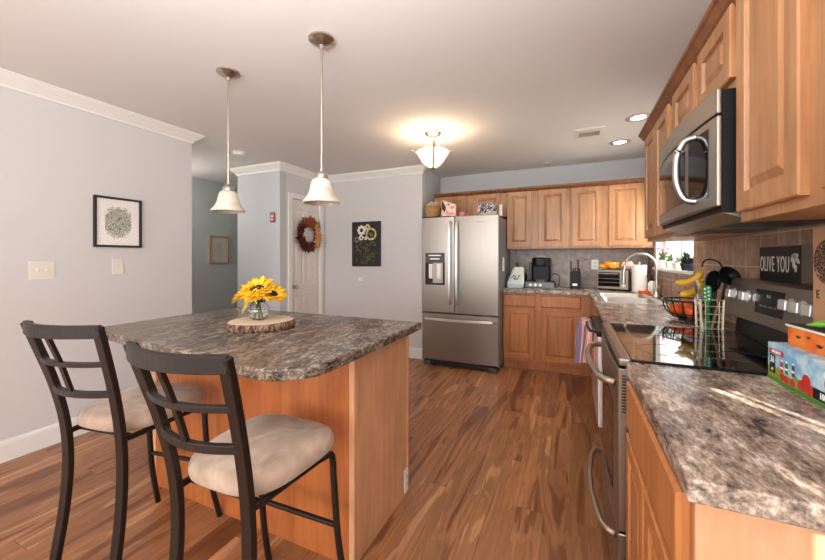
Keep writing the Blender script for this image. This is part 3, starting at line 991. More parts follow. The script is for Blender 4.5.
# things on top of the refrigerator
def wicker():
    m = mat('wicker', srgb(206, 154, 96), 0.8)
    v = coords(m, (1, 1, 1))
    wv = N(m, 'ShaderNodeTexWave', Scale=22.0, Distortion=6.0, bands_direction='Z'); L(m, v, wv.inputs['Vector'])
    r = ramp(m, [(0.2, srgb(150, 100, 56)), (0.7, srgb(218, 172, 116))], wv.outputs[0]); L(m, r.outputs[0], BS(m).inputs['Base Color'])
    bump(m, wv.outputs[0], .6, .006)
    return m
M_wicker = wicker()
FT = 1.748
tag(obj('serving_tray', box(-1.66, -1.30, 3.995, 4.27, FT - .011, FT + .018), M_blackm, bevel=.003), 'flat black tray on the left of the refrigerator top under the basket', 'tray')
bk = thing('wicker_basket', 'small tan wicker basket on the left of the refrigerator top', 'basket', (-1.565, 4.12, FT + .019))
bm = NB()
lathe(bm, [(0, 0), (.075, 0), (.085, .01), (.105, .13), (.109, .135), (.100, .135), (.080, .015), (0, .012)], 28)
obj('body', bm, M_wicker, bk, smooth=True, autos=50)
obj('rim', tube(NB(), [(.106 * math.cos(a * PI / 14), .106 * math.sin(a * PI / 14), .135) for a in range(28)], .008, 8, closed=True), M_wicker, bk, smooth=True)
bm = NB()
for k in range(9):
    a = k * 2.4
    ball(bm, .028, (.05 * math.cos(a), .05 * math.sin(a), .14 + .015 * (k % 3)), seg=8, rings=6)
obj('contents', bm, mat('beige_wraps', srgb(214, 186, 158), .8), bk, smooth=True)
M_pinkbag = mat('pink_patterned', srgb(228, 176, 160), .7)
v = coords(M_pinkbag, (1, 1, 1)); n = N(M_pinkbag, 'ShaderNodeTexVoronoi', Scale=22.0); L(M_pinkbag, v, n.inputs['Vector'])
r = ramp(M_pinkbag, [(0.15, srgb(180, 84, 70)), (0.3, srgb(226, 160, 146)), (0.6, srgb(238, 214, 200))], n.outputs[0]); L(M_pinkbag, r.outputs[0], BS(M_pinkbag).inputs['Base Color'])
fb = thing('magazine_holder', 'pink patterned magazine holder with slanted top on the refrigerator', 'holder', (-1.372, 4.07, FT + .019), R(12))
bm = NB()
pts = [(-.055, 0), (.115, 0), (.115, .135), (-.03, .190), (-.055, .185)]
for y0, y1 in ((-.05, -.046), (.046, .05)): prism_y(bm, pts, y0, y1)
bx(bm, -.055, -.051, -.046, .046, 0, .185); bx(bm, .111, .115, -.046, .046, 0, .135); bx(bm, -.051, .111, -.046, .046, 0, .004)
obj('body', bm, M_pinkbag, fb)
obj('booklet', box(-.045, .10, -.02, .02, .005, .150), M_whitepaper, fb)
bm = NB(); prism_y(bm, [(-.050, .09), (-.015, .05), (.0, .10), (-.035, .180), (-.050, .180)], -.054, -.0505)
obj('cutout', bm, M_ink, fb)
cp = thing('cup', 'small pink cup standing in the middle of the refrigerator top', 'cup', (-1.165, 4.03, FT - .012))
obj('body', lathe(NB(), [(0, 0), (.030, 0), (.036, .01), (.042, .07), (.038, .07), (.033, .012), (0, .01)], 24), M_pink, cp, smooth=True, autos=50)
obj('handle', tube(NB(), [(.040, 0, .055), (.062, 0, .05), (.062, 0, .025), (.038, 0, .02)], .005, 8), M_pink, cp, smooth=True)
M_photo = mat('printed_picture', srgb(200, 196, 190), .5)
v = coords(M_photo, (1, 1, 1)); n = N(M_photo, 'ShaderNodeTexNoise', Scale=26.0, Detail=4.0, Distortion=2.0); L(M_photo, v, n.inputs['Vector'])
r = ramp(M_photo, [(0.42, srgb(34, 30, 32)), (0.5, srgb(150, 130, 128)), (0.6, srgb(226, 214, 206))], n.outputs[0]); L(M_photo, r.outputs[0], BS(M_photo).inputs['Base Color'])
pf = thing('picture_box', 'upright printed box with a black and white picture on the refrigerator top', 'box', (-.90, 4.16, FT), R(-6))
obj('panel', box(-.115, .115, -.012, .012, 0, .165), M_photo, pf, bevel=.001)
obj('lower_band', box(-.075, .075, -.0145, -.012, 0, .050), mat('sage_print', srgb(168, 190, 150), .6), pf)
tag(obj('paper_roll', tube(NB(), [(-.735, 4.10, FT), (-.735, 4.11, FT + .13)], .02, 14), M_cream, smooth=True, autos=50), 'upright cream paper roll on the right end of the refrigerator top', 'roll')

# clip hanging on the refrigerator side
ck = thing('kitchen_mitt', 'white mitt with a green loop hanging on the refrigerator side', 'mitt', (-.724, 4.18, 1.12))
bm = NB(); prism(bm, [(-.035, 0), (.035, 0), (.045, .07), (.030, .15), (-.015, .16), (-.040, .09)], 0, .012, M=rotz(R(90)) @ rotx(R(90)))
obj('body', bm, M_white, ck, bevel=.004)
obj('loop', tube(NB(), [(.006, -.012, .155), (.006, -.010, .19), (.006, .012, .19), (.006, .012, .155)], .004, 6), M_green, ck)

# ---------------------------------------------------------------- back counter things
dsk = thing('capsule_drawer', 'low grey coffee-capsule drawer under the black coffee maker', 'drawer box', (-.345, 4.45, CT1))
obj('body', box(-.165, .165, 0, .30, .0, .072), M_darkgrey, dsk, bevel=.004)
obj('drawer_front', box(-.160, .160, -.008, .0, .006, .066), M_grey, dsk, bevel=.002)
for x in (-.10, -.045, .01): obj('capsule', cyl(NB(), .018, 0, .004, M=tr(x, -.008, .036) @ rotx(R(90)), seg=18), M_white, dsk)
kg = thing('coffee_maker', 'black single-cup coffee maker standing on the capsule drawer', 'coffee maker', (-.335, 4.55, CT1 + .073))
bm = NB(); bx(bm, -.105, .105, .02, .19, 0, .24); obj('body', bm, M_black, kg, bevel=.02, seg=3)
obj('head', prism(NB(), [(-.108 , .05), (-.095, -.06), (-.05, -.10), (.05, -.10), (.095, -.06), (.108, .05), (.108, .19), (-.108, .19)], .185, .285), M_black, kg, bevel=.015, seg=3)
obj('drip_tray', prism(NB(), [(-.07, .03), (-.07, -.07), (-.04, -.095), (.04, -.095), (.07, -.07), (.07, .03)], 0, .025), M_darkgrey, kg, bevel=.003)
obj('lid_handle', tube(NB(), catmull([(-.06, -.06, .280), (-.05, -.09, .30), (0, -.10, .305), (.05, -.09, .30), (.06, -.06, .280)], 5), .008, 8), M_nickel, kg, smooth=True)
obj('nozzle', cyl(NB(), .014, .165, .190, (0, -.045, 0)), M_darkgrey, kg)
obj('water_tank', box(-.135, -.107, .02, .18, .0, .235), mat('smoked_tank', (.05, .05, .055, 1), .1), kg, bevel=.008)
obj('power_cord', tube(NB(), catmull([(.10, .15, .05), (.15, .16, .09), (.20, .12, .06), (.20, .08, -.03), (.17, .05, -.065)], 6), .004, 8), M_blackm, kg, smooth=True)

# knife block
kb = thing('knife_block', 'black knife block with upright handles on the back counter', 'knife block', (.042, 4.55, CT1))
obj('block', box(-.055, .055, -.05, .07, 0, .20), M_black, kb, bevel=.006)
obj('label_plate', box(-.03, .02, -.052, -.050, .035, .062), M_whitepaper, kb)
for x, y, h2 in ((-.045, .02, .32), (.030, .01, .335), (-.02, .0, .24), (.005, .0, .245), (.045, -.01, .235)):
    o = obj('knife_handle', box(x - .008, x + .008, y - .012, y + .012, .19, h2), M_blackm, kb, bevel=.004)
for x, y, h2 in ((-.045, .02, .32), (.030, .01, .335)):
    obj('knife_collar', box(x - .007, x + .007, y - .010, y + .010, .20, .255), M_steel_lt, kb)

# white cutting board / canister, bottles
cb_ = thing('bread_bag', 'pale white bag with dark scrawled print leaning beside the refrigerator', 'bag', (-.605, 4.38, CT1), R(5))
bm = NB()
prism_y(bm, [(-.10, 0), (.085, 0), (.095, .08), (.095, .235), (.07, .250), (-.005, .250), (-.03, .235), (-.105, .05)], -.045, .045)
obj('body', bm, mat('pale_bag', srgb(212, 218, 204), .6), cb_, bevel=.02, seg=3)
bm = NB(); cx_ = [(-.05, .09), (-.02, .12), (.0, .095), (-.02, .08), (.02, .075), (.035, .11), (.05, .125)]
tube(bm, catmull([(x, -.0465, z + .03) for x, z in cx_], 4), .005, 6); obj('scrawl_print', bm, M_ink, cb_)
bm = NB(); prism_y(bm, [(-.09, .005), (.08, .005), (.085, .05), (-.095, .05)], -.0465, -.045); obj('blue_band', bm, mat('pale_blue', srgb(176, 196, 200), .6), cb_)
def bottle(name, label, loc, m, capm, h_, r_, group=None):
    b = thing(name, label, 'bottle', loc, 0, group)
    obj('body', lathe(NB(), [(0, 0), (r_ * .95, 0), (r_, .006), (r_, h_ * .58), (r_ * .8, h_ * .70), (r_ * .38, h_ * .78), (r_ * .36, h_ * .9), (0, h_ * .9)], 20), m, b, smooth=True, autos=50)
    obj('cap', cyl(NB(), r_ * .42, h_ * .9, h_, seg=16), capm, b, smooth=True, autos=40)
    return b
bottle('oil_bottle', 'dark green oil bottle behind the pale bag on the back counter', (-.63, 4.66, CT1), mat('green_bottle', (.03, .07, .03, 1), .12), M_blackm, .30, .034)
bottle('sauce_bottle', 'short dark bottle left of the coffee maker', (-.545, 4.69, CT1), mat('brown_bottle', (.05, .025, .015, 1), .15), M_green, .22, .03)

# outlet on back wall, outlet on counter corner
def plate(name, label, cat, M, w_, h_, kind='outlet', mface=M_white, n=1):
    p = thing(name, label, cat, M.to_translation()); Q = M.copy(); Q.translation = (0, 0, 0)
    obj('cover_plate', box(-w_ / 2, w_ / 2, -h_ / 2, h_ / 2, 0, .005, M=Q), mface, p, bevel=.002)
    for k in range(n):
        cx = (k - (n - 1) / 2) * .046
        if kind == 'outlet':
            for z in (-.02, .02):
                o = obj('socket', prism(NB(), [(cx + .015 * math.cos(a * PI / 8), z + .013 * math.sin(a * PI / 8)) for a in range(16)], .0045, .0065, M=Q), mat('socket_face', srgb(214, 208, 198), .4), p)
                obj('slot', (lambda b: (bx(b, cx - .006, cx - .004, z - .004, z + .005, .006, .007, M=Q), bx(b, cx + .004, cx + .006, z - .004, z + .005, .006, .007, M=Q), b)[-1])(NB()), M_blackm, o)
        elif kind == 'toggle':
            obj('toggle', box(cx - .005, cx + .005, -.008, .012, .004, .014, M=Q), mface, p, bevel=.001)
        elif kind == 'rocker':
            obj('rocker', box(cx - .016, cx + .016, -.033, .033, .004, .008, M=Q), mface, p, bevel=.002)
    return p
def Mwall(x, y, z, nx, ny):
    out = Vector((nx, ny, 0)); up = Vector((0, 0, 1)); xx = up.cross(out)
    return Matrix(((xx.x, up.x, out.x, x), (xx.y, up.y, out.y, y), (xx.z, up.z, out.z, z), (0, 0, 0, 1)))
plate('power_outlet', 'white power outlet on the tiled back wall left of the toaster oven', 'outlet', Mwall(.258, YB - .0102, 1.19, 0, -1), .075, .118)
plate('light_switch', 'wide double light switch plate on the left wall below the framed print', 'switch', Mwall(XL + .0002, 1.154, 1.188, 1, 0), .128, .122, 'toggle', M_cream, 2)
plate('light_switch', 'narrow single light switch plate on the left wall right of the double one', 'switch', Mwall(XL + .0002, 1.588, 1.205, 1, 0), .075, .118, 'toggle', M_cream)
plate('power_outlet', 'white outlet near the floor at the far end of the island side', 'outlet', Mwall(-.8075, 1.715, .085, 1, 0), .045, .12)
plate('power_outlet', 'small white outlet plate low on the wall beneath the flower canvas', 'outlet', Mwall(-2.62, 4.1198, .985, 0, -1), .075, .05, 'none')

# toaster oven
to = thing('toaster_oven', 'small stainless toaster oven in the counter corner', 'toaster oven', (.405, 4.415, CT1), R(-21))
obj('case', box(-.155, .155, .012, .25, .018, .225), M_darkgrey, to, bevel=.006)
obj('face', box(-.155, .155, .0, .012, .018, .225), M_steelw, to, bevel=.003)
obj('glass_door', box(-.140, .075, -.006, .0, .045, .200), M_glassblk, to, bevel=.002)
obj('handle', tube(NB(), [(-.125, -.004, .185), (-.125, -.026, .185), (.06, -.026, .185), (.06, -.004, .185)], .005, 8), M_nickel, to)
for z in (.06, .115, .17):
    obj('knob', cyl(NB(), .017, 0, .018, M=tr(.115, 0, z) @ rotx(R(90)), seg=18), M_steel_lt, to, smooth=True, autos=40)
for z in (.09, .13):
    obj('rack', (lambda b: (bx(b, -.135, .07, -.0075, -.0062, z - .0015, z + .0015), b)[-1])(NB()), M_nickel, to)
for x in (-.13, .13):
    for y in (.03, .22): obj('foot', cyl(NB(), .012, 0, .019, (x, y, 0), seg=12), M_black, to)
# snack bag on the toaster oven
def pillow(bm, sx, sy, sz, n=10, M=None, seedk=1.0):
    vs = {}
    for s in (-1, 1):
        for i in range(n + 1):
            for j in range(n + 1):
                if s == 1 and (i in (0, n) or j in (0, n)): vs[(s, i, j)] = vs[(-1, i, j)]; continue
                u, v2 = i / n * 2 - 1, j / n * 2 - 1
                hh = (1 - u ** 4) * (1 - v2 ** 4)
                co = Vector((u * sx, v2 * sy, s * sz * hh ** .6 * (1 + .18 * math.sin(u * 7 * seedk + v2 * 5))))
                if M is not None: co = M @ co
                vs[(s, i, j)] = bm.verts.new(co)
    for s in (-1, 1):
        for i in range(n):
            for j in range(n): bm.faces.new([vs[(s, i, j)], vs[(s, i + 1, j)], vs[(s, i + 1, j + 1)], vs[(s, i, j + 1)]])
    return bm
M_snack = mat('snack_bag_orange', srgb(236, 152, 40), .35)
v = coords(M_snack, (1, 1, 1)); n = N(M_snack, 'ShaderNodeTexNoise', Scale=24.0, Detail=2.0); L(M_snack, v, n.inputs['Vector'])
r = ramp(M_snack, [(0.4, srgb(196, 92, 26)), (0.5, srgb(240, 168, 46)), (0.62, srgb(250, 206, 96))], n.outputs[0]); L(M_snack, r.outputs[0], BS(M_snack).inputs['Base Color'])
tag(obj('snack_bag', pillow(NB(), .10, .07, .038), M_snack, smooth=True, loc=(.395, 4.53, CT1 + .272), rot=(R(8), 0, R(-21))), 'crinkled orange snack bag lying on the toaster oven', 'bag')
tag(obj('bread_loaf_bag', pillow(NB(), .055, .05, .045, seedk=1.6), mat('pink_wrap', srgb(226, 176, 156), .4), smooth=True, loc=(.560, 4.47, CT1 + .275), rot=(0, 0, R(-21))), 'pinkish wrapped bag on the right end of the toaster oven', 'bag')

# paper towel roll
pt = thing('paper_towel_roll', 'white paper towel roll on an upright holder beside the sink', 'paper towel', (.635, 4.26, CT1))
obj('holder', (lambda b: (cyl(b, .075, 0, .012, seg=28), cyl(b, .007, .012, .305, seg=12), ball(b, .012, (0, 0, .308)), b)[-1])(NB()), M_nickel, pt, smooth=True, autos=40)
bm = NB(); lathe(bm, [(.020, .013), (.066, .013), (.066, .285), (.020, .285), (.020, .013)], 36)
obj('roll', bm, M_whitepaper, pt, smooth=True, autos=40)
# soap bottle and caddy, sponge
sb = thing('soap_dispenser', 'dark-topped soap pump bottle behind the faucet', 'soap dispenser', (.73, 4.18, CT1))
obj('bottle', lathe(NB(), [(0, 0), (.034, 0), (.037, .01), (.037, .10), (.02, .125), (.014, .13), (0, .13)], 20), M_cream, sb, smooth=True, autos=40)
obj('pump', (lambda b: (cyl(b, .014, .13, .15), cyl(b, .005, .15, .175), bx(b, -.045, .010, -.008, .008, .172, .184), b)[-1])(NB()), M_blackm, sb, smooth=True, autos=30)
tag(obj('dish_brush', tube(NB(), [(.755, 3.98, CT1 + .006), (.757, 3.98, CT1 + .12)], .022, 12), mat('amber_glass', srgb(140, 110, 84), .3), smooth=True, autos=50), 'small brown tumbler between faucet and window sill', 'tumbler')
bpy.data.objects['dish_brush'].name = 'tumbler'
tag(obj('sponge', box(-.045, .045, -.03, .03, 0, .032), M_orange, bevel=.006, loc=(.655, 4.12, CT1 + .0005), rot=(0, 0, R(20))), 'small orange sponge at the sink edge by the paper towels', 'sponge')

# ---------------------------------------------------------------- plants on the sill and greenery outside
def flowerpot(label, y, potm, h_, leafm, bloom=None, nleaf=40, spread=.07, nb=8):
    p = thing('potted_plant', label, 'plant', (XR + .018, y, WZ0 + .002))
    obj('pot', lathe(NB(), [(0, 0), (.028, 0), (.040, h_), (.044, h_), (.044, h_ + .008), (.036, h_ + .008), (.034, h_ - .01), (0, h_ - .012)], 20), potm, p, smooth=True, autos=40)
    bm = NB()
    for k in range(nleaf):
        a = random.uniform(0, 2 * PI); e_ = random.uniform(.2, 1.3); l_ = random.uniform(.5, 1) * spread
        base = Vector((0, 0, h_)); d_ = Vector((math.cos(a) * math.cos(e_) * .55, math.sin(a) * math.cos(e_), math.sin(e_)))
        tip = base + d_ * l_ * 1.6; sd_ = Vector((-math.sin(a), math.cos(a), 0)) * .012
        mid = (base + tip) / 2 + Vector((0, 0, .012))
        v0, v1, v2_, v3 = (bm.verts.new(q) for q in (base, mid + sd_, tip, mid - sd_))
        bm.faces.new([v0, v1, v2_, v3])
    o = obj('leaves', bm, leafm, p); md = o.modifiers.new('t', 'SOLIDIFY'); md.thickness = .0012
    if bloom:
        bm = NB()
        for k in range(nb):
            a = random.uniform(0, 2 * PI)
            ball(bm, .014, (.03 * math.cos(a), random.uniform(-1, 1) * spread, h_ + random.uniform(.03, spread * 1.6)), seg=8, rings=5, sz=.7)
        obj('blossoms', bm, bloom, p, smooth=True)
    return p
M_orchid = mat('orchid_pink', srgb(222, 110, 170), .6)
flowerpot('potted plant with pink blossoms at the far end of the window sill', 4.18, M_white, .07, M_leafg, M_orchid, 22, .09, 9)
flowerpot('small bushy plant in a white pot second on the window sill', 3.92, M_white, .06, M_leafg, M_white, 26, .06, 5)
flowerpot('stocky grey-leaved plant in the middle of the window sill', 3.66, M_cream, .05, mat('sage_leaf', srgb(150, 150, 120), .7), None, 30, .05)
flowerpot('dark-leaved potted plant at the near end of the window sill', 3.42, mat('navy_pot', srgb(40, 44, 60), .4), .05, M_leafdk, None, 50, .07)
flowerpot('smaller dark-leaved plant nearest the tiled wall on the window sill', 3.27, mat('blue_pot', srgb(60, 66, 84), .4), .045, M_leafdk, None, 36, .055)
# greenery outside the window
M_out = mat('sunlit_leaves', srgb(178, 196, 120), .7)
struct('ground_outside', box(XR + .16, 12, -6, 12, -.30, -.25), mat('lawn', srgb(170, 180, 130), .9))
for i, (x, y, z, s_, lb) in enumerate(((4.2, 5.6, 1.1, .9, 'left of the two shrubs outside the sink window'), (4.6, 9.2, 1.5, 1.2, 'larger shrub outside farther from the sink window'))):
    p = thing('garden_shrub', 'light green ' + lb, 'shrub', (x, y, -.25))
    bm = NB()
    for k in range(900):
        d_ = Vector((random.gauss(0, 1), random.gauss(0, 1), random.gauss(0, 1))).normalized() * random.uniform(.6, 1) * s_
        c_ = Vector((0, 0, z)) + d_
        if c_.z < .1: continue
        a_ = Vector((random.gauss(0, 1), random.gauss(0, 1), random.gauss(0, 1))).normalized() * .07
        b_ = a_.cross(Vector((random.random(), random.random(), random.random()))).normalized() * .045
        bm.faces.new([bm.verts.new(q) for q in (c_ - a_, c_ + b_, c_ + a_, c_ - b_)])
    obj('foliage', bm, M_out, p)
    obj('stem', tube(NB(), [(0, 0, 0), (.03, 0, z * .6), (0, 0, z)], .04, 8), mat('bark', srgb(110, 84, 60), .9), p)

# ---------------------------------------------------------------- fruit bowl with banana hook
fbw = thing('fruit_basket', 'dark wire fruit bowl with a banana hook on the counter behind the utensils', 'fruit bowl', (.625, 2.50, CT1))
bm = NB()
Rb, hb = .135, .115
for k in range(18):
    a = 2 * PI * k / 18
    pts = [(r_ * math.cos(a), r_ * math.sin(a), z_) for r_, z_ in ((.050, .014), (.085, .022), (.115, .050), (.131, .085), (Rb, hb))]
    tube(bm, catmull(pts, 3), .0034, 6)
obj('wires', bm, M_wirebrz, fbw, smooth=True)
bm = NB()
for r_, z_, t_ in ((Rb, hb, .005), (.055, .010, .006), (.108, .042, .003)):
    tube(bm, [(r_ * math.cos(2 * PI * k / 32), r_ * math.sin(2 * PI * k / 32), z_) for k in range(32)], t_, 8, closed=True)
cyl(bm, .060, 0, .006, seg=28)
obj('rings', bm, M_wirebrz, fbw, smooth=True, autos=50)
obj('banana_hook', tube(NB(), catmull([(.118, -.070, .10), (.125, -.085, .22), (.112, -.078, .315), (.085, -.06, .345), (.058, -.04, .346), (.047, -.02, .325), (.046, -.02, .305)], 6), .0045, 8), M_wirebrz, fbw, smooth=True)
def fruit(label, x, y, z, r_, group):
    o = obj('orange', ball(NB(), r_, (0, 0, 0), sz=.95, seg=20, rings=12), M_orange, smooth=True, loc=(x, y, z))
    tag(o, label, 'fruit', group)
for x, y, z, lb in ((-.062, .03, .062, 'orange in the wire bowl on its far left'), (.058, .045, .062, 'orange in the wire bowl at its back right'), (-.012, -.062, .062, 'orange in the wire bowl nearest the camera'), (-.005, .055, .085, 'orange at the back of the wire bowl between the others')):
    fruit(lb, .625 + x, 2.50 + y, CT1 + z - .008, .038, 'oranges in the wire bowl')
def banana(label, base, ang, ln=.17):
    b = thing('banana', label, 'fruit', base, ang, 'bananas on the hook')
    pts = catmull([(0, 0, 0), (-.010, 0, -.028), (-.035, 0, -.058), (-.070, 0, -.076), (-.105, 0, -.080), (-.125, 0, -.074)], 5)
    n_ = len(pts); rr2 = [.006 + .013 * min(1, math.sin(PI * min(1, (k / (n_ - 1)) * 1.02 + .0)) * 1.6) for k in range(n_)]
    obj('peel', tube(NB(), pts, [max(.005, q) for q in rr2], 10), M_banana, b, smooth=True)
    obj('tip', ball(NB(), .007, (-.126, 0, -.074), seg=8, rings=6), M_bananatip, b, smooth=True)
banana('front banana hanging from the hook of the fruit bowl', (.668, 2.46, CT1 + .235), R(20))
banana('banana hanging behind the front one from the same hook', (.674, 2.49, CT1 + .292), R(-22))

# ---------------------------------------------------------------- utensil holder and utensils
UX, UY = .632, 2.235
uh = thing('utensil_holder', 'champagne wire utensil holder standing beside the cooktop', 'utensil holder', (UX, UY, CT1))
bm = NB()
w2 = .042; ht = .150
for (x, y) in ((-w2, -w2), (w2, -w2), (w2, w2), (-w2, w2)):
    tube(bm, [(x, y, .0), (x * 1.08, y * 1.08, ht)], .0034, 6)
for z_ in (.004, .042, .080, .118, ht):
    k_ = 1 + .08 * z_ / ht; q = w2 * k_
    tube(bm, [(-q, -q, z_), (q, -q, z_), (q, q, z_), (-q, q, z_)], .0030, 6, closed=True)
for t_ in (-.33, .33):
    for s in (-1, 1):
        tube(bm, [(t_ * w2 * 2 * .9, s * w2, .004), (t_ * w2 * 2, s * w2 * 1.08, ht)], .0022, 6)
        tube(bm, [(s * w2, t_ * w2 * 2 * .9, .004), (s * w2 * 1.08, t_ * w2 * 2, ht)], .0022, 6)
bx(bm, -w2, w2, -w2, w2, .003, .006)
obj('wire_frame', bm, M_wiregold, uh, smooth=False)
cz = CT1 + .008
def utensil(name, label, p0, p1, handm, headf, hm):
    u = thing(name, label, 'utensil', (UX + p0[0], UY + p0[1], cz), 0, 'cooking utensils in the wire holder')
    d_ = Vector(p1) - Vector(p0)
    obj('handle', tube(NB(), [(0, 0, 0), tuple(d_)], .0065, 8), handm, u, smooth=True, autos=50)
    q = d_.to_track_quat('Z', 'Y').to_matrix().to_4x4()
    M2 = tr(*d_) @ q
    bm = NB(); headf(bm, M2)
    obj('head', bm, hm, u, smooth=True, autos=35)
    return u
def h_ladle(bm, M2):
    M3 = tr(M2.translation.x, M2.translation.y, M2.translation.z) @ tr(.012, 0, .035) @ rotz(R(24)) @ rotx(R(62))
    lathe(bm, [(0, -.030), (.030, -.024), (.047, -.004), (.050, .012), (.046, .012), (.043, -.002), (.028, -.019), (0, -.025)], 22, M=M3)
def h_skim(bm, M2):
    prism(bm, [(.046 * math.cos(a * PI / 10), .052 + .054 * math.sin(a * PI / 10)) for a in range(20)], -.003, .003, M=M2 @ rotz(R(-16)) @ rotx(R(90)))
def h_spat(bm, M2): prism(bm, [(-.008, -.01), (.008, -.01), (.017, .020), (.019, .075), (.013, .085), (-.013, .085), (-.019, .075), (-.017, .020)], -.003, .003, M=M2 @ rotz(R(-16)) @ rotx(R(90)))
def h_spoon(bm, M2): ball(bm, .03, (0, 0, .03), sx=.75, sy=.2, sz=1.2, seg=14, rings=8, M=M2 @ rotz(R(-16)))
def h_whisk(bm, M2):
    for k in range(6):
        a = PI * k / 6
        pts = []
        for j in range(15):
            t = PI * j / 14
            s_ = math.cos(t) * .017 * (math.sin(t) ** .3 if 0 < j < 14 else 0)
            pts.append(M2 @ Vector((s_ * math.cos(a), s_ * math.sin(a), .125 * math.sin(t))))
        tube(bm, pts, .0010, 5)
utensil('ladle', 'black ladle with a deep round bowl leaning right in the wire holder', (.02, -.01, 0), (.058, -.020, .222), M_blackm, h_ladle, M_black)
utensil('skimmer', 'black slotted skimmer upright in the wire holder', (.0, .01, 0), (.012, .0, .180), M_blackm, h_skim, M_black)
utensil('cooking_spoon', 'black cooking spoon leaning between ladle and skimmer', (.015, .015, 0), (.035, .024, .205), M_blackm, h_spoon, M_blackm)
u_sp = utensil('spatula', 'green silicone spatula with white dots in the wire holder', (-.008, -.022, 0), (-.016, -.036, .128), M_green, h_spat, M_green)
bm = NB()
for i in range(2):
    for j in range(4):
        dq = Vector((-.008, -.014, .128))
        Mq = tr(*dq) @ dq.to_track_quat('Z', 'Y').to_matrix().to_4x4() @ rotz(R(-16)) @ rotx(R(90)) @ tr(-.008 + .016 * i, .010 + .019 * j + .008 * i, .0030)
        cyl(bm, .0055, 0, .0008, seg=10, M=Mq)
obj('white_dots', bm, M_white, u_sp)
utensil('whisk', 'steel wire whisk leaning left in the wire holder', (-.02, -.0, 0), (-.040, -.012, .115), M_steel_lt, h_whisk, M_nickel)
utensil('wooden_spoon', 'brown wooden spoon leaning right in the wire holder', (.0, -.03, 0), (.028, -.035, .13), M_woodspoon, h_spoon, M_woodspoon)
utensil('tongs', 'black-tipped tongs at the left of the wire holder', (-.025, .0, 0), (-.050, .0, .17), M_steel_lt, h_spoon, M_blackm)

# ---------------------------------------------------------------- sign on the backguard
sg = thing('sign_block', 'black sign reading OLIVE YOU standing on top of the range backguard', 'sign', (.758, 1.870, 1.1765), R(-90))
obj('board', box(-.152, .152, -.012, .026, 0, .138), M_black, sg, bevel=.001, seg=1)
obj('edge_frame', box(-.155, .155, -.0105, .0265, -.0 + .0002, .1405), mat('grey_wood_edge', srgb(112, 96, 84), .7), sg, bevel=.001, seg=1)
text('lettering', 'OLIVE YOU', .090, mat('chalk_white', srgb(214, 206, 196), .7), tr(-.032, -.0125, .066) @ rotx(R(90)), sg, sx=.44, sp=1.15)
bm = NB()
for (x, z, a, l_) in ((.105, .095, 50, .04), (.120, .100, 15, .038), (.132, .085, -40, .035), (.108, .070, -80, .03), (.122, .055, -95, .028)):
    prism(bm, [(l_ * .5 * math.cos(q * PI / 6), .26 * l_ * math.sin(q * PI / 6)) for q in range(12)], 0, .0006, M=tr(x, -.0125, z) @ rotx(R(90)) @ rotz(R(a)))
tube(bm, [(.095, -.0128, .105), (.115, -.0128, .085), (.118, -.0128, .05)], .0012, 5)
obj('olive_branch', bm, mat('chalk_white_leaf', srgb(214, 206, 196), .7), sg)

# ---------------------------------------------------------------- paper bag, juice box, treat tin
bg = thing('paper_bag', 'tall brown kraft paper bag with a printed emblem behind the boxes on the right', 'bag', (.688, 1.270, CT1), R(-90))
bm = NB()
pts_b = [(-.140, -.052), (.140, -.052), (.146, 0), (.140, .052), (-.140, .052), (-.146, 0)]
a_ = [bm.verts.new((x * .93, y, 0)) for x, y in pts_b]; b_ = [bm.verts.new((x * 1.06, y * .9, .44)) for x, y in pts_b]
for i in range(6): bm.faces.new([a_[i], a_[(i + 1) % 6], b_[(i + 1) % 6], b_[i]])
bm.faces.new(a_)
o = obj('body', bm, M_kraft, bg); md = o.modifiers.new('t', 'SOLIDIFY'); md.thickness = .0015
M_emb = mat('emblem_print', srgb(54, 42, 36), .8)
v = coords(M_emb, (1, 1, 1)); n = N(M_emb, 'ShaderNodeTexVoronoi', Scale=110.0, feature='DISTANCE_TO_EDGE'); L(M_emb, v, n.inputs['Vector'])
r = ramp(M_emb, [(0.03, srgb(176, 134, 100)), (0.07, srgb(44, 34, 30))], n.outputs[0]); L(M_emb, r.outputs[0], BS(M_emb).inputs['Base Color'])
bm = NB(); prism(bm, [(.062 * math.cos(q * PI / 12), .062 * math.sin(q * PI / 12)) for q in range(24)], 0, .001, M=tr(-.075, -.0492, .345) @ rotx(R(90.6)))
obj('emblem', bm, M_emb, bg)
text('lettering', 'E', .034, M_ink, tr(-.118, -.0502, .252) @ rotx(R(90.6)), bg, sx=.8)
tag(obj('napkin_packet', pillow(NB(), .045, .026, .008), mat('lime_packet', srgb(132, 196, 74), .45), smooth=True, loc=(.606, 1.265, 1.103), rot=(R(14), R(-10), R(-80))), 'bright lime green packet lying on the orange treat box', 'packet')

M_juice = mat('juice_box_print', srgb(140, 190, 214), .35)
tcn = N(M_juice, 'ShaderNodeTexCoord'); n = N(M_juice, 'ShaderNodeTexNoise', Scale=20.0, Detail=4.0); L(M_juice, tcn.outputs['Object'], n.inputs['Vector'])
sz_ = N(M_juice, 'ShaderNodeSeparateXYZ'); L(M_juice, tcn.outputs['Object'], sz_.inputs[0])
sky_ = ramp(M_juice, [(0.42, srgb(120, 176, 208)), (0.6, srgb(196, 220, 230))], n.outputs[0])
mlt = N(M_juice, 'ShaderNodeMath', operation='MULTIPLY_ADD'); L(M_juice, n.outputs[0], mlt.inputs[0]); mlt.inputs[1].default_value = .06; L(M_juice, sz_.outputs[2], mlt.inputs[2])
grs = ramp(M_juice, [(0.0, (1, 1, 1)), (0.066, (1, 1, 1)), (0.075, (0, 0, 0))], mlt.outputs[0])
grn = ramp(M_juice, [(0.35, srgb(170, 160, 50)), (0.55, srgb(112, 152, 50))], n.outputs[0])
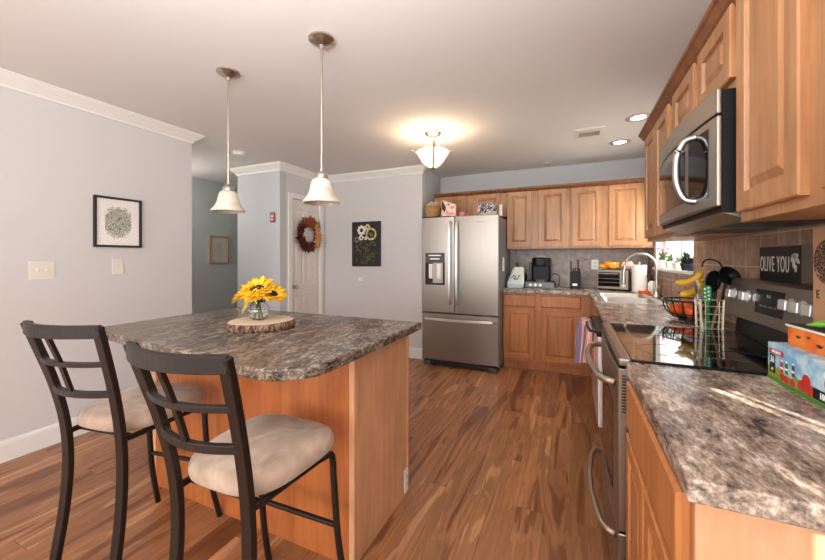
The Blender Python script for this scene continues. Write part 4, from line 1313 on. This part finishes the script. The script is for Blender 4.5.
cc = mix(M_juice, sky_.outputs[0], grn.outputs[0], grs.outputs[0]); L(M_juice, cc, BS(M_juice).inputs['Base Color'])
jb = thing('juice_box_case', 'sky blue fruit juice carton marked 36 at the counter edge on the right', 'carton', (.537, 1.405, CT1), R(-88))
obj('carton', box(0, .36, 0, .092, 0, .108), M_juice, jb, bevel=.002)
fy = -.0008
def jtext(s, size, m, x, z, sx=1): text('lettering', s, size, m, tr(x, fy, z) @ rotx(R(90)), jb, sx=sx, depth=.0004, bold=.0006)
M_redp = mat('red_print', srgb(196, 44, 48), .4); M_wp = mat('white_print', srgb(238, 238, 238), .4)
def jrect(nm, x0, x1, z0, z1, m, y=-.0006): return obj(nm, box(x0, x1, y, .0, z0, z1), m, jb)
jrect('red_banner', .010, .080, .078, .092, M_redp)
jtext('100% JUICE', .009, M_wp, .045, .085)
jrect('count_panel', .012, .040, .022, .076, M_black)
jtext('36', .026, M_wp, .026, .060, .75)
jtext('CT', .009, M_wp, .026, .032)
for k, (bc, x) in enumerate((((190, 30, 40), .072), ((60, 110, 50), .094), ((90, 40, 110), .124))):
    jrect('bottle_print', x - .006, x + .006, .034 + .002 * k, .064 + .002 * k, mat('bottle_print_%s' % 'red green purple'.split()[k], srgb(*bc), .4))
    jrect('bottle_cap_print', x - .004, x + .004, .064 + .002 * k, .070 + .002 * k, M_wp)
    jrect('bottle_label_print', x - .006, x + .006, .044 + .002 * k, .050 + .002 * k, M_wp, -.0008)
M_apple = mat('apple_print', srgb(196, 40, 34), .35)
for x, z, r_ in ((.072, .022, .010), (.092, .020, .011), (.122, .020, .011), (.178, .044, .016), (.160, .026, .015), (.192, .024, .015), (.262, .058, .018), (.300, .050, .022)):
    bm = NB(); prism(bm, [(r_ * math.cos(q * PI / 10), r_ * math.sin(q * PI / 10)) for q in range(20)], 0, .0008, M=tr(x, 0, z) @ rotx(R(90)))
    obj('apple_print', bm, M_apple, jb)
bm = NB(); prism(bm, [(.034 * math.cos(q * PI / 10), .016 * math.sin(q * PI / 10)) for q in range(20)], 0, .0010, M=tr(.275, 0, .080) @ rotx(R(90)))
obj('logo_oval', bm, M_wp, jb)
text('lettering', "Mott's", .024, M_redp, tr(.275, -.0012, .080) @ rotx(R(90)), jb, sx=.8, depth=.0004, bold=.0005)
jrect('black_banner', .205, .350, .012, .038, M_black, -.0012)
text('lettering', '100% APPLE', .021, M_wp, tr(.272, -.0016, .025) @ rotx(R(90)), jb, sx=.8, depth=.0004, bold=.0005)
jrect('green_strip', .0, .36, .0, .010, mat('green_strip', srgb(70, 130, 50), .4), -.0009)

tt = thing('treat_box', 'orange box with bat shapes and a white-edged dark lid on top of the juice carton', 'box', (.568, 1.372, CT1 + .1085), R(-86))
M_tin = mat('orange_card', srgb(228, 102, 36), .5)
v = coords(M_tin, (1, 1, 1)); n = N(M_tin, 'ShaderNodeTexNoise', Scale=12.0); L(M_tin, v, n.inputs['Vector'])
r = ramp(M_tin, [(0.4, srgb(214, 84, 26)), (0.6, srgb(238, 132, 54))], n.outputs[0]); L(M_tin, r.outputs[0], BS(M_tin).inputs['Base Color'])
obj('box_body', box(0, .24, 0, .062, 0, .052), M_tin, tt, bevel=.001)
obj('lid_edge', box(-.004, .244, -.004, .066, .0525, .059), M_white, tt, bevel=.001)
obj('lid_top', box(-.003, .243, -.003, .065, .059, .0615), mat('dark_green_card', srgb(40, 52, 40), .5), tt)
bm = NB()
for x, z, s_ in ((.045, .030, 1.0), (.085, .036, .7), (.125, .022, 1.2), (.170, .034, .9)):
    prism(bm, [(-.012 * s_, .004 * s_), (-.006 * s_, .001 * s_), (0, .004 * s_), (.006 * s_, .001 * s_), (.012 * s_, .004 * s_), (.007 * s_, -.003 * s_), (0, -.005 * s_), (-.007 * s_, -.003 * s_)], 0, .0006, M=tr(x, 0, z) @ rotx(R(90)))
obj('bat_print', bm, M_ink, tt)

# ---------------------------------------------------------------- island
ib = thing('island_cabinet', 'maple-panelled kitchen island base under the large stone-look top', 'island', (-1.48, 1.228, 0))
X0, X1 = -2.14 + 1.48, -.812 + 1.48
D_ = .527
obj('front_panel', box(X0, X1 - .012, 0, .018, 0, .874), M_islandfront, ib)
obj('side_panel', box(X1 - .018, X1, .018, D_, 0, .874), M_island, ib)
obj('body', box(X0, X1 - .019, .019, D_, 0, .874), M_maple2, ib)
obj('corner_trim', box(X1 - .022, X1 + .005, -.005, .022, 0, .874), M_island, ib, bevel=.004)
obj('corner_trim', box(X1 - .014, X1 + .004, D_ - .016, D_ + .004, 0, .874), M_island, ib, bevel=.003)
obj('corner_trim', box(X0 - .004, X0 + .022, -.005, .02, 0, .874), M_island, ib, bevel=.003)
# top: trapezoid-free slab with a rounded near corner
pts = [(-2.225, 1.825), (-2.225, .975)]
pts += [(-1.60, .905), (-1.25, .868)]
c0 = Vector((-.930, 1.010))
for k in range(9):
    a = R(-97 + 97 * k / 8)
    pts.append((c0.x + .172 * math.cos(a), c0.y + .172 * math.sin(a)))
pts += [(-.755, 1.815)]
bm = NB(); prism(bm, pts, CT0, CT1)
tag(obj('island_countertop', bm, M_lam_isl, bevel=.006, seg=3), 'large brown stone-look laminate island top with a rounded near corner', 'countertop')

# ---------------------------------------------------------------- bar stools
def make_stool(label, loc, rz):
    s = thing('bar_stool', label, 'bar stool', loc, rz, 'bar stools at the island')
    sec = [(-.019, -.011), (.019, -.011), (.019, .011), (-.019, .011)]
    for sx in (-1, 1):
        pts = catmull([(sx * a_, b_, c_) for a_, b_, c_ in ((.182, -.300, 1.030), (.172, -.268, .92), (.157, -.230, .78), (.147, -.200, .62), (.145, -.190, .46), (.148, -.200, .28), (.153, -.225, .10), (.156, -.240, 0.0))], 5)
        obj('leg', tube(NB(), pts, 1, sec=sec, up=Vector((0, 1, 0))), M_bronze, s, bevel=.003, seg=2).__setitem__('label', 'curved rear leg and back post')
    def rail(nm, z, y, hgt, bowd, x=.198, th=.009):
        pts = [(x * t, y - bowd * (1 - t * t), z) for t in [k / 8 - 1 for k in range(17)]]
        obj(nm, tube(NB(), pts, 1, sec=[(-th, -hgt / 2), (th, -hgt / 2), (th, hgt / 2), (-th, hgt / 2)]), M_bronze, s, bevel=.002)
    rail('top_rail', 1.012, -.296, .046, .050, x=.190)
    rail('back_rail', .885, -.257, .018, .042, x=.167)
    rail('back_rail', .765, -.226, .024, .038, x=.153)
    pts = catmull([(0, -.344, 1.01), (0, -.299, .885), (0, -.264, .765)], 4)
    obj('back_spindle', tube(NB(), pts, 1, sec=[(-.009, -.006), (.009, -.006), (.009, .006), (-.009, .006)], up=Vector((0, 1, 0))), M_bronze, s)
    # seat cushion: rounded trapezoid, domed
    bm = NB()
    n_ = 48
    def outline(k_):
        out = []
        for i in range(n_):
            a = 2 * PI * i / n_
            ca, sa = math.cos(a), math.sin(a)
            e_ = 3.5
            x = .192 * math.copysign(abs(ca) ** (2 / e_), ca); y = .200 * math.copysign(abs(sa) ** (2 / e_), sa)
            x *= 1 + .08 * (y / .205)
            out.append((x * k_, y * k_))
        return out
    rings = []
    for k_, z in ((.92, .587), (.985, .594), (1.0, .608), (1.0, .622), (.975, .636), (.90, .648), (.6, .657), (.3, .660)):
        rings.append([bm.verts.new((x, y + .01, z)) for x, y in outline(k_)])
    for A, B in zip(rings, rings[1:]):
        for i in range(n_): bm.faces.new([A[i], A[(i + 1) % n_], B[(i + 1) % n_], B[i]])
    bm.faces.new(rings[0]); bm.faces.new(rings[-1])
    obj('seat', bm, M_seat, s, smooth=True)
    # frame under the seat + front legs of round tube
    bm = NB()
    for sx in (-1, 1):
        tube(bm, [(sx * .142, -.190, .572), (sx * .172, .13, .572)], .011, 10)
    tube(bm, [(-.143, -.15, .572), (.143, -.15, .572)], .009, 8)
    tube(bm, [(-.17, .10, .572), (.17, .10, .572)], .009, 8)
    obj('seat_frame', bm, M_bronze, s, smooth=True, autos=60)
    for sx in (-1, 1):
        pts = catmull([(sx * .172, .10, .573), (sx * .172, .140, .568), (sx * .174, .160, .54), (sx * .176, .166, .45), (sx * .182, .190, .20), (sx * .195, .232, .0)], 5)
        obj('leg', tube(NB(), pts, .0125, 10), M_bronze, s, smooth=True, autos=60).__setitem__('label', 'round tube front leg')
    obj('footrest', tube(NB(), [(-.178, .182, .285), (.178, .182, .285)], .010, 10), M_bronze, s, smooth=True, autos=60)
    return s
s1 = make_stool('bar stool on the left, its back against the plain left wall, suede seat', (-1.738, .950, 0), R(9))
s2 = dup(s1, (-.960, .893, 0), R(2), 'bar stool on the right, nearest the rounded island corner, suede seat')

# ---------------------------------------------------------------- wood slice, vase, sunflowers
M_bark = mat('tree_bark', srgb(130, 92, 66), .9)
v = coords(M_bark, (1, 1, .35)); n = N(M_bark, 'ShaderNodeTexNoise', Scale=70.0, Detail=4.0, Distortion=.6); L(M_bark, v, n.inputs['Vector'])
r = ramp(M_bark, [(0.38, srgb(60, 38, 28)), (0.52, srgb(116, 86, 66)), (0.66, srgb(164, 134, 110))], n.outputs[0]); L(M_bark, r.outputs[0], BS(M_bark).inputs['Base Color'])
bump(M_bark, n.outputs[0], .6, .004)
M_slice = mat('slice_face', srgb(208, 178, 144), .7)
v = coords(M_slice, (1, 1.2, 0), rnd=False); wv = N(M_slice, 'ShaderNodeTexWave', wave_type='RINGS', rings_direction='Z', Scale=22.0, Distortion=3.0); L(M_slice, v, wv.inputs['Vector'])
r = ramp(M_slice, [(0.1, srgb(204, 178, 148)), (0.6, srgb(226, 206, 180))], wv.outputs[0]); L(M_slice, r.outputs[0], BS(M_slice).inputs['Base Color'])
ws = thing('wood_slice', 'round bark-edged wood slice lying on the island top under the vase', 'wood slice', (-1.450, 1.345, CT1), R(20))
wob = lambda t: 1 + .03 * math.sin(2 * t + .5) + .02 * math.sin(5 * t)
obj('bark', lathe(NB(), [(.150, .0005), (.156, .006), (.158, .022), (.154, .036), (.150, .038), (.150, .0005)], 56, wob=wob), M_bark, ws, smooth=True, autos=50)
obj('face', lathe(NB(), [(0, .002), (.1499, .002), (.1499, .0385), (0, .0385)], 56, wob=wob), M_slice, ws, smooth=True, autos=40)
VX, VY, VZ = -1.475, 1.35, CT1 + .039
vs_ = thing('glass_vase', 'small round clear glass vase standing on the wood slice', 'vase', (VX, VY, VZ))
bm = NB()
wobv = lambda t: 1 + .018 * math.sin(14 * t)
lathe(bm, [(0, 0), (.026, 0), (.044, .012), (.054, .038), (.050, .064), (.036, .082), (.031, .088), (.036, .097), (.0335, .097), (.0285, .088), (.033, .081), (.047, .063), (.051, .038), (.041, .015), (.024, .005), (0, .005)], 56, wob=wobv)
obj('body', bm, M_glass, vs_, smooth=True)
obj('water', lathe(NB(), [(0, .0055), (.0235, .0055), (.0405, .0155), (.0500, .038), (0, .038)], 40), M_water, vs_, smooth=True, autos=40)
def sunflower(label, head, nrm, rad, seed):
    random.seed(seed)
    f = thing('sunflower', label, 'flower', (VX, VY, VZ), 0, 'sunflowers in the glass vase')
    hd = Vector(head); nv = Vector(nrm).normalized()
    q = nv.to_track_quat('Z', 'Y').to_matrix().to_4x4()
    Mh = tr(*hd) @ q
    a_ = random.uniform(0, 6)
    foot = Vector((.016 * math.cos(a_), .016 * math.sin(a_), .010))
    ne = Vector((hd.x * .12, hd.y * .12, .090))
    obj('stem', tube(NB(), catmull([foot, (foot + ne) / 2, ne, (ne + hd) / 2 - nv * .01, hd - nv * .006], 4), .0032, 8), M_leafg, f, smooth=True)
    bm = NB()
    for ring, (npet, ln, lift) in enumerate(((18, 1.0, .05), (18, .95, .35), (12, .78, .80))):
        for k in range(npet):
            a = 2 * PI * (k + .5 * ring) / npet + random.uniform(-.1, .1)
            l_ = rad * ln * random.uniform(.85, 1.1); wd_ = rad * .16
            lf = lift + random.uniform(-.15, .2)
            r0 = rad * .30
            d_ = Vector((math.cos(a), math.sin(a), 0)); sd_ = Vector((-math.sin(a), math.cos(a), 0))
            rows = []
            for t, wf in ((0, .45), (.35, 1.0), (.7, .8), (1.0, .05)):
                p_ = d_ * (r0 + (l_ - r0) * t) + Vector((0, 0, lf * (l_ - r0) * t * (1 - .35 * t) + .002 * ring))
                rows.append([bm.verts.new(Mh @ (p_ + sd_ * wd_ * wf)), bm.verts.new(Mh @ (p_ - Vector((0, 0, .002)))), bm.verts.new(Mh @ (p_ - sd_ * wd_ * wf))])
            for A, B in zip(rows, rows[1:]):
                for j in (0, 1): bm.faces.new([A[j], A[j + 1], B[j + 1], B[j]])
    o = obj('petals', bm, M_petal, f, smooth=True)
    md = o.modifiers.new('t', 'SOLIDIFY'); md.thickness = .0008
    bm = NB(); ball(bm, rad * .36, (0, 0, .002), sz=.38, seg=20, rings=8, M=Mh)
    obj('seed_head', bm, M_seed, f, smooth=True)
    bm = NB()
    for k in range(6):
        a = 2 * PI * k / 6; d_ = Vector((math.cos(a), math.sin(a), 0)); sd_ = Vector((-math.sin(a), math.cos(a), 0))
        bm.faces.new([bm.verts.new(Mh @ q_) for q_ in (Vector((0, 0, -.004)), d_ * rad * .3 + sd_ * .006 - Vector((0, 0, .006)), d_ * rad * .6 - Vector((0, 0, .004)), d_ * rad * .3 - sd_ * .006 - Vector((0, 0, .006)))])
    obj('sepals', bm, M_leafg, f)
sunflower('largest sunflower with a dark centre in the middle of the vase', (.006, -.012, .156), (.10, -.48, .88), .098, 1)
sunflower('sunflower at the left of the vase tilted down to the left', (-.062, -.018, .130), (-.50, -.22, .85), .078, 2)
sunflower('sunflower at the right of the vase tilted down to the right', (.072, .022, .131), (.50, -.12, .85), .078, 3)
sunflower('sunflower at the back of the bunch, mostly hidden', (-.010, .060, .146), (-.10, .15, .95), .078, 4)
sunflower('small sunflower low at the front of the vase', (.028, -.050, .128), (.2, -.50, .85), .052, 5)
lf = thing('flower_leaf', 'pale yellow-green leaf drooping over the left of the vase', 'leaf', (VX, VY, VZ))
bm = NB()
rows = []
for t, wf in ((0, .004), (.3, .024), (.6, .022), (.85, .012), (1, .001)):
    p_ = Vector((-.030 - .035 * t, -.035 - .012 * t, .118 - .085 * t))
    rows.append([bm.verts.new(p_ + Vector((wf, -wf * .4, 0))), bm.verts.new(p_ + Vector((0, .004, 0))), bm.verts.new(p_ - Vector((wf, -wf * .4, 0)))])
for A, B in zip(rows, rows[1:]):
    for j in (0, 1): bm.faces.new([A[j], A[j + 1], B[j + 1], B[j]])
o = obj('blade', bm, mat('leaf_yellow_green', srgb(206, 190, 62), .55), lf, smooth=True); md = o.modifiers.new('t', 'SOLIDIFY'); md.thickness = .001
obj('stalk', tube(NB(), catmull([(-.008, -.006, .02), (-.006, -.012, .09), (-.020, -.028, .122), (-.030, -.035, .118)], 4), .0018, 6), M_leafg, lf)

# ---------------------------------------------------------------- pendants and ceiling fittings
def pendant(label, x, y, zb):
    p = thing('pendant_light', label, 'pendant light', (x, y, H), 0, 'pendant lights above the island')
    obj('canopy', lathe(NB(), [(0, 0), (.068, 0), (.068, -.010), (.058, -.018), (.030, -.030), (.014, -.036), (.012, -.052), (0, -.052)], 36), M_nickel, p, smooth=True, autos=35)
    zs_ = zb - H
    obj('rod', cyl(NB(), .0062, zs_ + .165, -.05, seg=12), M_nickel, p, smooth=True, autos=40)
    obj('socket_cap', lathe(NB(), [(0, zs_ + .183), (.010, zs_ + .183), (.013, zs_ + .168), (.026, zs_ + .158), (.034, zs_ + .145), (.034, zs_ + .131), (.028, zs_ + .125), (0, zs_ + .125)], 28), M_nickel, p, smooth=True, autos=35)
    prof = [(r_, z_ * .86) for r_, z_ in ((.028, .150), (.040, .146), (.052, .130), (.058, .105), (.062, .080), (.070, .052), (.082, .030), (.094, .016), (.097, .006), (.094, 0))]
    inner = [(r_ - .004, z_) for r_, z_ in reversed(prof)]
    obj('glass_shade', lathe(NB(), [(r_, zs_ + z_) for r_, z_ in prof + inner], 48), M_frost, p, smooth=True)
    obj('bulb', lathe(NB(), [(0, zs_ + .045), (.020, zs_ + .055), (.028, zs_ + .080), (.020, zs_ + .105), (.013, zs_ + .126), (0, zs_ + .126)], 20), M_white, p, smooth=True)
    return p
pendant('pendant light with frosted bell shade, the left and farther one above the island', -1.938, 1.540, 1.556)
pendant('pendant light with frosted bell shade, the right and nearer one above the island', -1.195, 1.505, 1.556)

cl = thing('ceiling_light', 'lit semi-flush ceiling light with an alabaster bowl and curled nickel arms', 'ceiling light', (-1.16, 3.05, H))
obj('canopy', lathe(NB(), [(0, 0), (.075, 0), (.078, -.012), (.066, -.026), (.050, -.032), (.016, -.038), (0, -.038)], 36), M_nickel, cl, smooth=True, autos=35)
bowlp = [(0, -.318), (.030, -.314), (.070, -.290), (.100, -.258), (.124, -.222), (.140, -.195), (.150, -.180)]
obj('glass_bowl', lathe(NB(), bowlp + [(r_ - .004, z_ + .005) for r_, z_ in reversed(bowlp[1:])] + [(0, -.312)], 48), M_lamp, cl, smooth=True)
obj('center_rod', cyl(NB(), .005, -.30, -.03, seg=10), M_nickel, cl)
for k in range(3):
    a = R(54 + 120 * k)
    ca, sa = math.cos(a), math.sin(a)
    pts = catmull([(ca * r_, sa * r_, z_) for r_, z_ in ((.040, -.028), (.050, -.075), (.085, -.125), (.130, -.155))], 5)
    obj('arm', tube(NB(), pts, .0045, 8), M_nickel, cl, smooth=True)
    pts = catmull([(ca * r_, sa * r_, z_) for r_, z_ in ((.016, -.328), (.055, -.312), (.100, -.270), (.135, -.215), (.160, -.178), (.190, -.150), (.216, -.138))], 5)
    obj('bowl_arm', tube(NB(), pts, .0075, 8), M_nickel, cl, smooth=True)
    obj('bowl_arm_tip', ball(NB(), .010, (ca * .220, sa * .220, -.136), seg=10, rings=6), M_nickel, cl, smooth=True)
obj('finial', lathe(NB(), [(0, -.345), (.010, -.342), (.022, -.330), (.024, -.322), (0, -.316)], 20), M_nickel, cl, smooth=True)
ld = bpy.data.lights.new('ceiling_bulb', 'POINT'); ld.energy = 11; ld.color = (1.0, .80, .56); ld.shadow_soft_size = .05
lo = bpy.data.objects.new('ceiling_bulb', ld); lo.location = (-1.16, 3.05, H - .175); COL.objects.link(lo)

hl = thing('added_hall_light', 'added white dome fill light, out of view in the hallway behind the left wall', 'ceiling light', (-4.62, 2.45, H))  # lamp added out of view to brighten the hallway
obj('base', cyl(NB(), .15, -.02, 0, seg=32), M_white, hl, smooth=True, autos=40)
obj('dome', lathe(NB(), [(.14, -.02), (.13, -.06), (.09, -.09), (0, -.10)], 32), M_lamp, hl, smooth=True)
hd_ = bpy.data.lights.new('hall_fill_bulb', 'POINT'); hd_.energy = 18; hd_.color = (1.0, .95, .88); hd_.shadow_soft_size = .08
ho_ = bpy.data.objects.new('hall_fill_bulb', hd_); ho_.location = (-4.62, 2.45, H - .30); COL.objects.link(ho_)

for i, (x, y, lb) in enumerate(((.50, 3.40, 'round recessed can light in the ceiling nearest the right cabinets crown'), (.44, 4.05, 'round recessed can light in the ceiling farther back, left of the other'))):
    c_ = thing('recessed_light', lb, 'recessed light', (x, y, H), 0, 'recessed lights')
    obj('trim_ring', lathe(NB(), [(.058, -.001), (.092, 0), (.092, -.006), (.070, -.010), (.056, -.005), (.056, -.001)], 36), mat('warm_ring', srgb(196, 180, 162), .35, .3), c_, smooth=True, autos=35)
    obj('lens', lathe(NB(), [(0, -.004), (.057, -.004), (.057, -.0005), (0, -.0005)], 32), M_bulb, c_)
    sl_ = bpy.data.lights.new('can_beam', 'SPOT'); sl_.energy = 24; sl_.spot_size = R(110); sl_.spot_blend = .6; sl_.color = (1, .88, .72); sl_.shadow_soft_size = .04
    so = bpy.data.objects.new('can_beam', sl_); so.location = (x, y, H - .02); COL.objects.link(so)

vt = thing('ceiling_vent', 'white rectangular air vent in the ceiling left of the recessed lights', 'vent', (.150, 3.655, H))
bm = NB()
for a in ((-.12, .12, -.145, -.060), (-.12, .12, .060, .145), (-.12, -.085, -.060, .060), (.085, .12, -.060, .060)):
    bx(bm, a[0], a[1], a[2], a[3], -.008, 0)
obj('frame', bm, M_cream, vt)
obj('back', box(-.085, .085, -.060, .060, -.002, -.0005), M_darkgrey, vt)
bm = NB()
for k in range(5):
    y = -.048 + k * .024
    bx(bm, -.085, .085, -.009, .009, -.001, .001, M=tr(0, y, -.006) @ rotx(R(35)))
obj('slats', bm, M_cream, vt)
sm = thing('smoke_detector', 'round white smoke detector on the ceiling by the hallway', 'smoke detector', (-3.30, 2.76, H))
obj('base', cyl(NB(), .068, -.012, 0, seg=32), M_white, sm, smooth=True, autos=40)
obj('cover', lathe(NB(), [(.060, -.012), (.056, -.032), (.040, -.040), (0, -.041)], 32), M_white, sm, smooth=True, autos=40)
sm = thing('ceiling_speaker', 'faint flush round ceiling cover close to the back wall cabinets', 'ceiling cover', (-.25, 4.60, H))
obj('disc', lathe(NB(), [(0, -.006), (.05, -.006), (.056, -.002), (.056, 0), (0, 0)], 32), M_ceil, sm, smooth=True, autos=40)

# ---------------------------------------------------------------- wall decor
def art_noise(name, stops, scale, dist, mask=None, bgc=None):
    m = mat(name, (1, 1, 1, 1), .6)
    v = coords(m, (1, 1, 1), rnd=False)
    n = N(m, 'ShaderNodeTexNoise', Scale=scale, Detail=5.0, Roughness=.65, Distortion=dist); L(m, v, n.inputs['Vector'])
    r = ramp(m, stops, n.outputs[0])
    out = r.outputs[0]
    if mask:
        cy, cz_, ry, rz_ = mask
        g = N(m, 'ShaderNodeMapping'); g.inputs['Scale'].default_value = (0, 1 / ry, 1 / rz_); L(m, N(m, 'ShaderNodeTexCoord').outputs['Object'], g.inputs[0])
        g.inputs['Location'].default_value = (0, -cy / ry, -cz_ / rz_)
        ln = N(m, 'ShaderNodeVectorMath', operation='LENGTH'); L(m, g.outputs[0], ln.inputs[0])
        ad_ = N(m, 'ShaderNodeMath', operation='MULTIPLY_ADD'); L(m, n.outputs[0], ad_.inputs[0]); ad_.inputs[1].default_value = 1.2; L(m, ln.outputs['Value'], ad_.inputs[2])
        mr = ramp(m, [(0.0, (0, 0, 0)), (0.72, (0, 0, 0)), (0.80, (1, 1, 1))], (lambda q: (L(m, ad_.outputs[0], q.inputs[0]), q)[1].outputs[0])(N(m, 'ShaderNodeMath', operation='MULTIPLY', **{})))
        mr_in = mr.inputs[0].links[0].from_node; mr_in.inputs[1].default_value = .5
        out = mix(m, out, bgc, mr.outputs[0])
    L(m, out, BS(m).inputs['Base Color'])
    return m
def frame_x(name, label, cat, x, yc, zc, w_, h_, fw, fm, artm, matm=None, matw=0.0, out=1):
    p = thing(name, label, cat, (x, yc, zc))
    bm = NB()
    for a in ((-w_ / 2, -w_ / 2 + fw, -h_ / 2, h_ / 2), (w_ / 2 - fw, w_ / 2, -h_ / 2, h_ / 2), (-w_ / 2 + fw, w_ / 2 - fw, -h_ / 2, -h_ / 2 + fw), (-w_ / 2 + fw, w_ / 2 - fw, h_ / 2 - fw, h_ / 2)):
        bx(bm, 0, .022, *a)
    obj('frame', bm, fm, p, bevel=.001, seg=1)
    obj('mat_board', box(0.0002, .008, -w_ / 2 + fw, w_ / 2 - fw, -h_ / 2 + fw, h_ / 2 - fw), matm or M_whitepaper, p)
    obj('print', box(.008, .009, -w_ / 2 + fw + matw, w_ / 2 - fw - matw, -h_ / 2 + fw + matw, h_ / 2 - fw - matw), artm, p)
    obj('glass_pane', box(.0125, .0138, -w_ / 2 + fw, w_ / 2 - fw, -h_ / 2 + fw, h_ / 2 - fw), mat('picture_glass', (1, 1, 1, 1), .03, Alpha=0.06, Specular_IOR_Level=0.6), p)
    return p
M_matb = mat('mat_board_cream', srgb(236, 230, 222), .8)
artL = art_noise('botanical_print', [(0.36, srgb(46, 64, 52)), (0.46, srgb(96, 122, 104)), (0.51, srgb(200, 200, 180)), (0.56, srgb(120, 92, 54)), (0.64, srgb(214, 200, 174))], 48.0, 1.6, (0, 0, .105, .125), srgb(234, 228, 216))
frame_x('framed_print', 'black-framed botanical print on the left wall above the light switches', 'framed picture', XL, 1.590, 1.546, .318, .385, .016, M_blackm, artL, M_matb, .055)
artH = art_noise('small_print', [(0.36, srgb(130, 146, 140)), (0.48, srgb(186, 188, 172)), (0.56, srgb(206, 200, 180))], 20.0, 1.5, (0, 0, .07, .13), srgb(206, 202, 184))
frame_x('framed_print', 'small wood-framed print on the blue-grey hallway wall', 'framed picture', -4.9, 3.73, 1.395, .32, .42, .018, mat('light_oak', srgb(176, 138, 88), .5), artH, mat('mat_grey', srgb(200, 198, 182), .8), .03)
# flower canvas
cv = thing('flower_canvas', 'black canvas painted with white and cream flowers on the centre wall', 'canvas', (-2.515, 4.1198, 1.458))
cw_, ch_ = .435, .600
obj('canvas_block', box(-cw_ / 2, cw_ / 2, -.035, 0, -ch_ / 2, ch_ / 2), mat('canvas_black', srgb(36, 28, 30), .6), cv, bevel=.003)
def petals_disc(bm, x, z, r_, n_, inner=.35, y=-.036, wf=.30):
    for k in range(n_):
        a = 2 * PI * k / n_
        prism(bm, [(r_ * (inner + (1 - inner) * .5) + r_ * (1 - inner) * .5 * math.cos(q * PI / 5), r_ * wf * math.sin(q * PI / 5)) for q in range(10)], 0, .001, M=tr(x, y + .0009, z) @ rotx(R(90)) @ rotz(a))
M_fw = mat('paint_white', srgb(232, 228, 214), .6); M_fy = mat('paint_cream', srgb(222, 208, 146), .6); M_fd = mat('paint_grey_flower', srgb(120, 108, 96), .6); M_fg = mat('paint_leaf', srgb(84, 86, 44), .6); M_fc = mat('paint_dark_centre', srgb(60, 60, 24), .6)
def cflower(label, x, z, r_, n_, m_, inner=.3, wf=.3):
    bm = NB(); petals_disc(bm, x, z, r_, n_, inner, wf=wf); fo = obj('painted_flower', bm, m_, cv); fo['label'] = label
    bm = NB(); cyl(bm, r_ * .22, 0, .0014, M=tr(x, -.0352, z) @ rotx(R(90)), seg=12); obj('flower_centre', bm, M_fc, fo)
cflower('large cream flower', .085, .130, .085, 16, M_fy, .2, .22)
cflower('white open flower', -.065, .185, .070, 8, M_fw, .35, .28)
cflower('small cream flower', .030, .225, .042, 9, M_fy, .3, .3)
cflower('small white flower', -.070, .085, .038, 9, M_fw, .35, .25)
cflower('tiny white flower', .000, .075, .024, 7, M_fw)
cflower('faded grey flower', -.140, .060, .045, 8, M_fd)
bm = NB()
for x, z in ((-.065, .10), (.085, .05), (-.14, .0), (.0, .04), (.03, .0)):
    tube(bm, catmull([(x, -.0355, z), (x * .6, -.0355, z - .12), (x * .3, -.0355, -.27)], 4), .003, 5)
random.seed(3)
for k in range(34):
    x = random.uniform(-.15, .16); z = random.uniform(-.26, .02); a = random.uniform(0, PI)
    prism(bm, [(.030 * math.cos(q * PI / 5), .009 * math.sin(q * PI / 5)) for q in range(10)], 0, .001, M=tr(x, -.0352, z) @ rotx(R(90)) @ rotz(a))
obj('painted_leaves', bm, M_fg, cv)
# red pull station plate
fp = thing('fire_alarm_plate', 'small dark red plate on the blue-grey wall between hallway and closet door', 'alarm plate', (-3.345, 3.2798, 1.77))
obj('plate', box(-.036, .036, -.014, 0, -.065, .065), M_red, fp, bevel=.003)
obj('white_mark', box(-.014, .014, -.0155, -.013, .0, .022), M_whitepaper, fp)
obj('lever', box(-.020, .020, -.020, -.013, -.035, -.022), M_white, fp)

# wreath on the closet door
wr = thing('leaf_wreath', 'autumn leaf wreath of rust and tan leaves hanging on the closet door', 'wreath', (XL - .018 + .02, 3.775, 1.585))
random.seed(11)
groups = {'rust': ((150, 76, 36), (R(50), R(140))), 'dark_red': ((92, 36, 26), (R(140), R(300))), 'tan': ((206, 154, 104), (R(-60), R(50)))}
for gname, (colr, (a0, a1)) in groups.items():
    bm = NB()
    nn = int(460 * (a1 - a0) / (2 * PI))
    for k in range(nn):
        a = random.uniform(a0, a1); rr3 = random.uniform(.095, .190)
        cpt = Vector((random.uniform(.0, .045), rr3 * math.cos(a), rr3 * math.sin(a)))
        a2 = a + random.uniform(-.7, .9)
        d_ = Vector((random.uniform(-.1, .45), math.cos(a2), math.sin(a2))).normalized() * random.uniform(.055, .085)
        sd_ = Vector((0, -math.sin(a2), math.cos(a2))) * .017
        t_ = Vector((.010, 0, 0))
        bm.faces.new([bm.verts.new(q) for q in (cpt, cpt + d_ * .45 + sd_ + t_, cpt + d_, cpt + d_ * .45 - sd_ + t_)])
    o = obj('leaves', bm, mat('leaf_' + gname, srgb(*colr), .7), wr); o['label'] = gname.replace('_', ' ') + ' leaves'
    md = o.modifiers.new('t', 'SOLIDIFY'); md.thickness = .0015
obj('ring', tube(NB(), [(.015, .135 * math.cos(2 * PI * k / 32), .135 * math.sin(2 * PI * k / 32)) for k in range(32)], .018, 8, closed=True), mat('twig', srgb(66, 34, 24), .9), wr, smooth=True)
